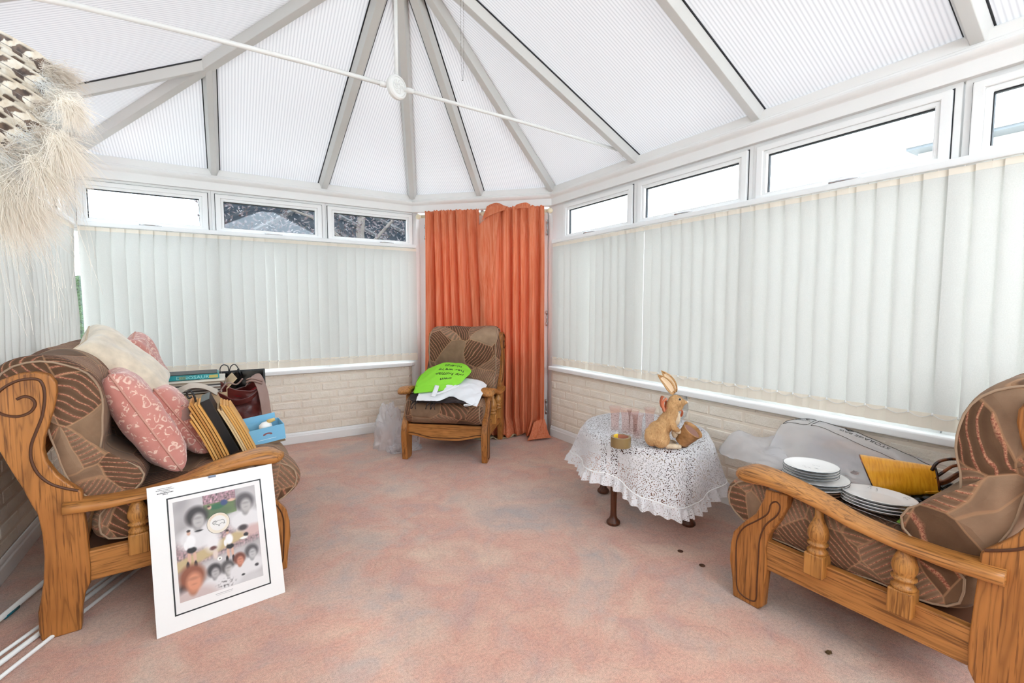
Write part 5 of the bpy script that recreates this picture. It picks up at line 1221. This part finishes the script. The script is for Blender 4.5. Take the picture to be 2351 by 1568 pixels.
MB().grid(lambda u, v: V3(0, 0, 0) + bagp(u, .985 + .0 * v).lerp(V3(.07, 0, -.005), v * .92), 40, 6, cu=True).out('lining', plain('dark_brown_lining', (46, 28, 22), .8), hbg, smooth=True)
MB().tube([bagp(k / 40, .99) for k in range(40)], .0038, 6, closed=True).out('mouth_trim', choc, hbg, smooth=True)
MB().grid(lambda u, v: bagp(.60 + .08 * u, .78 + .24 * v) * 1.0 + V3(0, -.002, 0), 6, 6).out('tab', cb_.m, hbg, smooth=True, solid=.003)
for P in (spline([(.172, -.018, .030), (.19, -.022, .058), (.225, -.01, .066), (.27, .01, .056), (.275, .012, .046), (.23, .0, .040), (.195, -.014, .018), (.176, -.02, .004)], 6), spline([(.172, .018, -.012), (.20, .022, -.02), (.24, .03, .006), (.285, .04, .034), (.27, .04, .02), (.215, .03, -.022), (.172, .018, -.034)], 6)):
    MB().tube(P, .005, 8).out('handle', choc, hbg, smooth=True)
# dark crumpled plastic and small things deeper on the seat
dkf = plain('dark_glossy_plastic', (26, 28, 28), .15, var=.3, bump=.8, bs=40)
dc = V3(2.07, .56, .448); g_ = MB().grid(blob(.10, .085, .06, 12, .45, 7), 50, 22, cu=True); dp_ = g_.out('dark_plastic_bag', dkf, None, smooth=True); dp_.location = dc
tag(dp_, 'dark crumpled plastic bag beneath the yellow handbag on the right armchair', 'bag')
sp_ = thing('wooden_spoon_handle', 'light wooden handle sticking out beside the oval platters', 'utensil', (1.915, .600, .466), radians(-62))
MB().tube([(-.04, 0, 0), (.04, .004, .004)], lambda t: .0065 - .001 * t, 10).tube([(-.035, -.012, -.006), (.035, -.012, -.004)], .006, 10).out('handle', plain('pale_varnished_wood', (204, 160, 100), .4), sp_, smooth=True)
gn = plain('leaf_green_fabric', (110, 158, 52), .5, var=.2, vs=40); gc_ = V3(1.815, .545, .45)
go_ = sheet('green_napkin', [[V3(-.05, .03, 0), V3(0, .035, .012), V3(.05, .03, 0)], [V3(-.05, 0, .006), V3(0, 0, .022), V3(.05, 0, .012)], [V3(-.045, -.03, 0), V3(0, -.03, .01), V3(.05, -.03, 0)]], gn, None, 20, 20, .008, 30, .002); go_.location = gc_
tag(go_, 'scrap of leaf-green fabric at the end of the oval platters', 'cloth')
# big clear storage bag over the far arm
vb = V3(2.2, .95, .5)
sb = thing('storage_bag', 'large clear plastic storage bag with black printing, slumped over the far armrest', 'bag', vb)
def RV(rows): return [[V3(*p) - vb for p in r] for r in rows]
B1 = RV([
    [(2.385, 1.175, .578), (2.385, 1.13, .585), (2.385, 1.05, .578), (2.385, .93, .556), (2.385, .78, .522), (2.38, .66, .50)],
    [(2.33, 1.19, .572), (2.335, 1.13, .59), (2.335, 1.05, .59), (2.335, .93, .568), (2.33, .79, .535), (2.33, .67, .49)],
    [(2.235, 1.20, .555), (2.24, 1.13, .57), (2.24, 1.04, .572), (2.235, .93, .55), (2.23, .80, .52), (2.25, .68, .48)],
    [(2.16, 1.20, .47), (2.17, 1.12, .50), (2.16, 1.03, .50), (2.14, .92, .495), (2.12, .80, .48), (2.12, .70, .465)],
    [(1.98, 1.12, .47), (2.0, 1.06, .475), (2.0, .98, .475), (1.99, .90, .47), (1.99, .80, .465), (2.02, .72, .46)]])
sheet('film', B1, M['film'], sb, 50, 50, .010, 11, .0006, seed=2)
B1v = B1
prt = MB()
def on1(u, v, e=.004): 
    q0 = patch(B1v, u, v); nzz = noise.noise(q0 * 11 + V3(2, 0, 0)) + .5 * abs(noise.noise(q0 * 25.3 + V3(0, 2, 0)))
    a_ = patch(B1v, min(1, u + .01), v) - patch(B1v, max(0, u - .01), v); b_ = patch(B1v, u, min(1, v + .01)) - patch(B1v, u, max(0, v - .01)); n = a_.cross(b_).normalized(); sg = 1 if n.z > 0 else -1
    return q0 + n * (nzz * .010) + n * sg * .0018
for (ua, ub, va, vb_) in ((.02, .30, .16, .44), (.335, .98, .16, .44)):
    P = [on1(lerp(ua, ub, t / 14), va) for t in range(15)] + [on1(ub, lerp(va, vb_, t / 5)) for t in range(1, 5)] + [on1(lerp(ub, ua, t / 14), vb_) for t in range(15)] + [on1(ua, lerp(vb_, va, t / 5)) for t in range(1, 5)]
    prt.tube(P, .0011, 4, closed=True)
for uc, dr in ((.06, 1), (.19, -1), (.55, 1)):
    prt.tube([on1(uc, .10), on1(uc + .012, .24)], .0018, 4); prt.tube([on1(uc - .012, .19), on1(uc + .013, .25), on1(uc + .035, .19)], .0018, 4)
prt.out('printed_outline', blk, sb)
text_on([[Vector(p) for p in r] for r in B1], [('FLAT STORAGE BAG', 0)], .046, sb, blk, .16, .29, .55, True, 'lettering', 2, .010, 11, vs=1)
text_on([[Vector(p) for p in r] for r in B1], [('STORAGE BAG', 0)], .07, sb, blk, .66, .28, .6, True, 'lettering', 2, .010, 11, vs=1)
cn = NT('dark_cloth_painted_shimmer'); v_ = cn.coord(); cn.pbr(cn.ramp(cn.noise(v_, 45, 5, .7), [(.42, lin((98, 88, 92))), (.55, lin((150, 130, 128))), (.66, lin((236, 190, 176)))]), .4, spec=.6)  # pinkish shimmer painted into the colour as pale flecks
sheet('packed_cloth', RV([
    [(2.36, 1.08, .53), (2.36, 1.0, .535), (2.36, .9, .52), (2.36, .75, .49)],
    [(2.27, 1.08, .495), (2.27, 1.0, .50), (2.26, .9, .49), (2.26, .75, .47)],
    [(2.10, 1.02, .455), (2.10, .96, .478), (2.10, .88, .475), (2.10, .76, .46)],
    [(1.98, 1.0, .45), (1.98, .94, .462), (1.98, .86, .46), (1.98, .76, .455)]]), cn.m, sb, 30, 30, .012, 14, .004)
sheet('loose_film', RV([
    [(2.17, 1.46, .40), (2.20, 1.40, .49), (2.24, 1.30, .485), (2.27, 1.20, .51)],
    [(2.06, 1.38, .40), (2.10, 1.30, .47), (2.15, 1.22, .475), (2.20, 1.16, .49)],
    [(1.86, 1.10, .47), (1.94, 1.12, .475), (2.02, 1.12, .475), (2.10, 1.10, .48)],
    [(1.74, 1.02, .52), (1.80, 1.0, .49), (1.88, .98, .475), (1.96, .98, .475)]]), M['film2'], sb, 40, 30, .012, 12, .0006, seed=5)
sheet('arm_film', RV([
    [(1.72, 1.0, .52), (1.72, .86, .502), (1.72, .72, .478), (1.725, .60, .464), (1.73, .48, .462)],
    [(1.75, 1.0, .508), (1.745, .86, .488), (1.742, .72, .468), (1.745, .60, .456), (1.745, .48, .458)]]), M['film'], sb, 40, 6, .004, 14, .0006, seed=6)

# coins and a crumb on the carpet
cm = plain('dull_bronze', (112, 78, 60), .35, .8)
for (x, y), lb in (((1.751, 1.362), 'small bronze coin on the carpet, the one nearer the table'), ((1.732, 1.233), 'small bronze coin on the carpet, the one nearer the right armchair')):
    o = MB().lathe([(0, 0), (.0125, 0), (.013, .0006), (.0125, .0017), (0, .0018)], 24).out('coin', cm, None); o.location = (x, y, .001); tag(o, lb, 'coin', 'coins on the carpet')
o = MB().grid(blob(.012, .008, .008, 21, .6, 9), 16, 8, cu=True).out('dried_leaf_crumb', plain('dried_leaf', (96, 72, 44), .9), None); o.location = (1.631, .688, .0); tag(o, 'tiny brown dried leaf crumb on the carpet by the right armchair', 'debris')

# ---------------------------------------------------------------- feathers hanging close on the left
CR, CF = V3(.851, -.526, 0), V3(.526, .851, 0)
FO = V3(-.474, 1.515, 1.72)
ft = thing('feather_bundle', 'bundle of brown barred feathers with fluffy cream ends hanging at the upper left', 'feathers', FO)
FD = FO - V3(0, 0, 1.12)
def fp(x, y, d): return (CR * ((x + 80) / 1078) + V3(0, 0, -(y - 60) / 1078)) * (1 + d) + FD * d
a = NT('barred_feather'); tcn = a.n('TexCoord'); s_ = a.n('SeparateXYZ'); a.l(tcn.outputs['UV'], s_.inputs[0])
nn_ = a.noise(a.coord(), 55, 3); ph_ = a.math('ADD', a.math('MULTIPLY', s_.outputs[1], 6.2), a.math('MULTIPLY', nn_, .75)); ph_ = a.math('SUBTRACT', ph_, a.math('MULTIPLY', a.math('ABSOLUTE', a.math('SUBTRACT', s_.outputs[0], .5)), 1.3))
bar = a.math('FRACT', ph_); edge_ = a.math('ABSOLUTE', a.math('SUBTRACT', s_.outputs[0], .5))
spot = a.math('MULTIPLY', a.ramp(bar, [(.28, (0, 0, 0)), (.36, (1, 1, 1)), (.78, (1, 1, 1)), (.86, (0, 0, 0))]), a.ramp(edge_, [(.34, (1, 1, 1)), (.43, (.12, .12, .12))]))
fc = a.mix(spot, a.ramp(nn_, [(.35, lin((214, 196, 172))), (.65, lin((236, 226, 210)))]), a.ramp(nn_, [(.35, lin((66, 50, 42))), (.65, lin((122, 98, 80)))]))
fc = a.mix(a.ramp(edge_, [(.0, (1, 1, 1)), (.03, (0, 0, 0))]), fc, lin((96, 84, 76)))
barb = a.math('SINE', a.math('MULTIPLY', a.math('ADD', s_.outputs[1], a.math('MULTIPLY', edge_, .25)), 900)); a.pbr(fc, .6, a.bump(barb, .15, .0006)); fm_ = a.m
fluff = m_trans('cream_down', (246, 238, 226), .35); fluff2 = m_trans('taupe_down', (220, 208, 194), .35); fluff3 = m_trans('white_down', (238, 236, 232), .4)
rnd = random.Random(11)
FE = [((-90, 55), (168, 176)), ((-100, 70), (150, 205)), ((-100, 85), (172, 232)), ((-110, 105), (140, 252)), ((-110, 125), (168, 280)), ((-120, 150), (120, 290)), ((-120, 170), (140, 318)), ((-130, 195), (95, 325)), ((-130, 220), (110, 350)), ((-130, 250), (60, 355)), ((-130, 280), (50, 372)), ((-130, 310), (15, 375)), ((-95, 60), (110, 152))]
def strands(mb_, base, dirn, n, ln, spread, droop, wd=.0005):
    for k in range(n):
        d_ = (dirn + V3(rnd.gauss(0, spread), rnd.gauss(0, spread), rnd.gauss(0, spread))).normalized(); l_ = ln * rnd.uniform(.45, 1.1); p0 = base + V3(rnd.gauss(0, .008), rnd.gauss(0, .008), rnd.gauss(0, .008))
        sd_ = d_.cross(CF).normalized() * wd; V_ = []; cu = rnd.uniform(-.25, .25)
        for i in range(6):
            t = i / 5; p = p0 + d_ * (l_ * t) + V3(0, 0, -droop * t * t * l_) + sd_ / wd * (cu * l_ * t * t * .6); w__ = 1 - t * .8; V_ += [p - sd_ * w__, p + sd_ * w__]
        mb_.add(V_, [(2 * i, 2 * i + 1, 2 * i + 3, 2 * i + 2) for i in range(5)])
for i, ((x0, y0), (x1, y1)) in enumerate(FE):
    dz = -.009 * min(i, 11) if i < 12 else .01; A_ = fp(x0, y0, dz); B_ = fp(x1, y1, dz - .01 + (i % 3) * .004); ax_ = (B_ - A_); L_ = ax_.length; ax_.normalize(); sd = ax_.cross(CF).normalized(); nr = sd.cross(ax_)
    W_ = .021 if i < 12 else .013
    f_ = MB(); nv_ = 26
    f_.grid(lambda u, v: A_ + ax_ * (L_ * v) + sd * ((u * 2 - 1) * W_ * min(1, (v * 6) ** .6) * (1 - max(0, v - .86) / .14 * .45)) + nr * (.006 * (1 - (u * 2 - 1) ** 2) - .02 * sin(pi * v)) + sd * .012 * sin(pi * v), 6, nv_)
    o = f_.out('feather', fm_, ft, smooth=True); uv = o.data.uv_layers.new(name='UVMap')
    for lp in o.data.loops: vi = lp.vertex_index; uv.data[lp.index].uv = ((vi // (nv_ + 1)) / 6, (vi % (nv_ + 1)) / nv_)
    q = MB().tube([A_ + ax_ * (L_ * v / 10) + nr * (.0065 - .02 * sin(pi * v / 10)) + sd * .012 * sin(pi * v / 10) for v in range(11)], lambda t: .0014 - .001 * t, 5); q.out('quill', plain('grey_quill_%d' % i, (150, 140, 128), .4) if i == 0 else bpy.data.materials['grey_quill_0'], o, smooth=True)
    dn = MB(); base = B_ - ax_ * .015
    dirv = (ax_ * 1.0 + CR * .25 + V3(0, 0, -.02 * i)).normalized()
    if i < 12: strands(dn, base, dirv, 420, .07 if i < 5 else .085, .36, .18)
    strands(dn, base + ax_ * .01, (ax_ + V3(0, 0, -.1)).normalized(), 260, .045, .4, .3)
    tg = dn.out('down_tuft', (fluff2, fluff, fluff3)[(i * 2) % 3], ft); tg['kind'] = 'stuff'
dn = MB()
for (x, y, n_, l_) in ((50, 420, 700, .11), (110, 370, 700, .10), (5, 440, 700, .12), (160, 320, 500, .09), (20, 420, 500, .11), (190, 240, 400, .06), (-25, 410, 500, .12)):
    strands(dn, fp(x, y, -.10), (CR * .5 + V3(0, 0, -1)).normalized(), n_, l_, .38, .2)
tg = dn.out('down_fringe', fluff, ft); tg['kind'] = 'stuff'
hr_ = MB()
for k in range(44):
    x = rnd.uniform(-20, 190); y = rnd.uniform(400, 470) - x * .35; p0 = fp(x, y, rnd.uniform(-.06, .02)); l_ = rnd.uniform(.10, .30); ph0 = rnd.uniform(0, 6)
    dr_ = rnd.uniform(-.01, .04)
    hr_.tube([p0 + V3(.010 * sin(t * 3.2 + ph0) + dr_ * t, .006 * sin(t * 2 + ph0), -l_ * t) for t in [i / 9 for i in range(10)]], .00028, 3)
tg = hr_.out('trailing_hairs', plain('pale_hair', (214, 204, 190), .5), ft); tg['kind'] = 'stuff'
MB().tube([fp(-90, 55, 0), fp(-150, -40, .0), fp(-150, -60, .0)], .006, 8).out('binding', choc, ft, smooth=True)
top = fp(-150, -60, 0); MB().tube([top, V3(top.x, top.y, 2.52 - FO.z)], .0015, 6).out('cord', M['white'], ft)

# ---------------------------------------------------------------- outside
sl_ = NT('slate_roof'); br = sl_.n('TexBrick'); v_ = sl_.coord(); sl_.l(v_, br.inputs['Vector']); br.inputs['Scale'].default_value = 2.0; br.inputs['Color1'].default_value = (*lin((14, 19, 24)), 1); br.inputs['Color2'].default_value = (*lin((18, 24, 29)), 1); br.inputs['Mortar'].default_value = (*lin((9, 12, 16)), 1); br.inputs['Mortar Size'].default_value = .01
sl_.pbr(br.outputs[0], .95, spec=.05); sl_ = sl_.m
nh = thing('neighbour_house', 'neighbouring house with a big grey slate roof beyond the back windows', 'house', (3, 14, -.15))
MB().box(-3.05, 5, -1.6, 5, 0, 2.2).out('wall', plain('pale_render', (206, 200, 190), .9), nh)
MB().prism([(-2.0, 2.0), (-2.1, 2.1), (2.2, 5.4), (2.3, 5.3)], lambda p: V3(-3.15, p[0], p[1]), lambda p: V3(5.2, p[0], p[1])).out('roof', sl_, nh)
hm_ = MB()
def rz_(y): return 2.1 + (y + 2.1) * 3.3 / 4.3
for (xa, ya), (xb, yb) in (((-2.95, -1.5), (-1.2, 0.2)), ((-1.0, 0.2), (1.0, -1.9)), ((-.2, .3), (1.9, -1.7)), ((.6, .6), (2.6, -1.2))):
    hm_.tube([(xa, ya, rz_(ya) + .02), (xb, yb, rz_(yb) + .02)], .07, 6)
hm_.out('hip_tiles', plain('dark_hip_tiles', (6, 8, 10), .7), nh)
tr = thing('beech_tree', 'purple-leaved tree in front of the neighbouring house roof', 'tree', (1.9, 7.4, -.15))
MB().tube([(0, 0, 0), (.03, .02, 1.2), (-.05, 0, 2.4), (.1, 0, 3.6)], lambda t: .10 - .06 * t, 10).tube([(-.03, 0, 2.0), (-.6, -.1, 2.5), (-1.5, -.2, 2.75)], lambda t: .03 - .022 * t, 6).tube([(0, 0, 2.1), (.5, -.1, 2.7), (1.1, -.2, 3.2)], lambda t: .03 - .022 * t, 6).out('trunk', plain('grey_bark', (92, 84, 78), .9), tr)
lf_ = MB(); rnd = random.Random(5)
for k in range(5200):
    d_ = V3(rnd.gauss(0, 1), rnd.gauss(0, .6), rnd.gauss(0, 1)).normalized() * (rnd.random() ** .4); p = V3(d_.x * 2.1 - .15, d_.y * .8, 2.85 + d_.z * 1.1)
    a1_ = V3(rnd.gauss(0, 1), rnd.gauss(0, 1), rnd.gauss(0, 1)).normalized() * .030; b1_ = a1_.orthogonal().normalized() * .016
    lf_.add([p - a1_, p + b1_, p + a1_, p - b1_], [(0, 1, 2, 3)])
ff = lf_.out('foliage', plain('copper_leaves', (50, 36, 38), .5, var=.4, vs=1.5, spec=.25), tr)
grn = NT('hedge_green'); v_ = grn.coord(); grn.pbr(grn.ramp(grn.noise(v_, 34, 4, .7), [(.35, lin((8, 18, 8))), (.6, lin((44, 70, 20)))]), .7, grn.bump(grn.noise(v_, 30, 3), 1, .05)); grn = grn.m
def hedge(label, x0, x1, y0, y1, h):
    o = MB(); sx = int(max(2, (x1 - x0) / .12)); sy = int(max(2, (y1 - y0) / .12))
    c_ = V3((x0 + x1) / 2, (y0 + y1) / 2, -.15)
    def f(u, v):
        a_ = u * 2 * pi; r_ = 5.0; cx_ = math.copysign(abs(cos(a_)) ** (2 / r_), cos(a_)); sy_ = math.copysign(abs(sin(a_)) ** (2 / r_), sin(a_)); k = min(1, v / .8); s = 1 if v < .8 else 1 - (v - .8) / .2
        p = V3(cx_ * (x1 - x0) / 2 * s, sy_ * (y1 - y0) / 2 * s, h * k); return p * (1 + .05 * noise.noise((p + c_) * 4)) if k > .02 else p
    t = o.grid(f, 160, 24, cu=True).out('hedge', grn, None, smooth=False); t.location = c_; return tag(t, label, 'hedge')
hedge('green hedge outside the back windows', -6, 4.4, 6.4, 7.2, 1.55)
hedge('green hedge outside beyond the right-hand windows', 5.2, 6.2, 1.5, 9, 1.75)
# neighbour roof edge with aerial to the right
gb2 = thing('neighbour_garage', 'pale eaves of a neighbouring building seen through the right-most top windows', 'building', (9, 2.0, -.15))
MB().box(0, 5, -4.5, .95, 0, 3.6).out('wall', plain('cream_render', (226, 222, 214), .9), gb2)
MB().box(-.35, 5.2, -4.6, 1.05, 3.6, 3.95).out('fascia', plain('white_fascia', (232, 230, 226), .7), gb2)
MB().box(-.30, 5.1, -4.55, 1.0, 3.56, 3.60).out('gutter_strip', plain('grey_gutter', (120, 124, 128), .6), gb2)  # thin grey strip along the underside of the fascia
am = MB().tube([(.3, 1.0, 3.3), (.3, 1.25, 3.3), (.3, 1.25, 3.85)], .03, 8).lathe([(0, 0), (.16, .03), (.24, .09), (.23, .10), (.15, .045), (0, .02)], 20, M=Matrix.Translation((.25, 1.3, 3.5)) @ Matrix.Rotation(radians(-70), 4, 'Y'))
am.out('satellite_dish', plain('grey_dish', (176, 178, 182), .5), gb2)
# posts filling the frame corners
cpst = MB(); Mz = Matrix.Rotation(radians(-45), 4, 'Z')
for (x, y, r) in ((1.545, 4.215, .05), (2.47, 3.30, .05)):
    cpst.lathe([(r, 0), (r, 2.1)], 12, (x, y, 0))
co_ = cpst.out('trim_4', M['upvc'], None, smooth=True); co_['kind'] = 'structure'
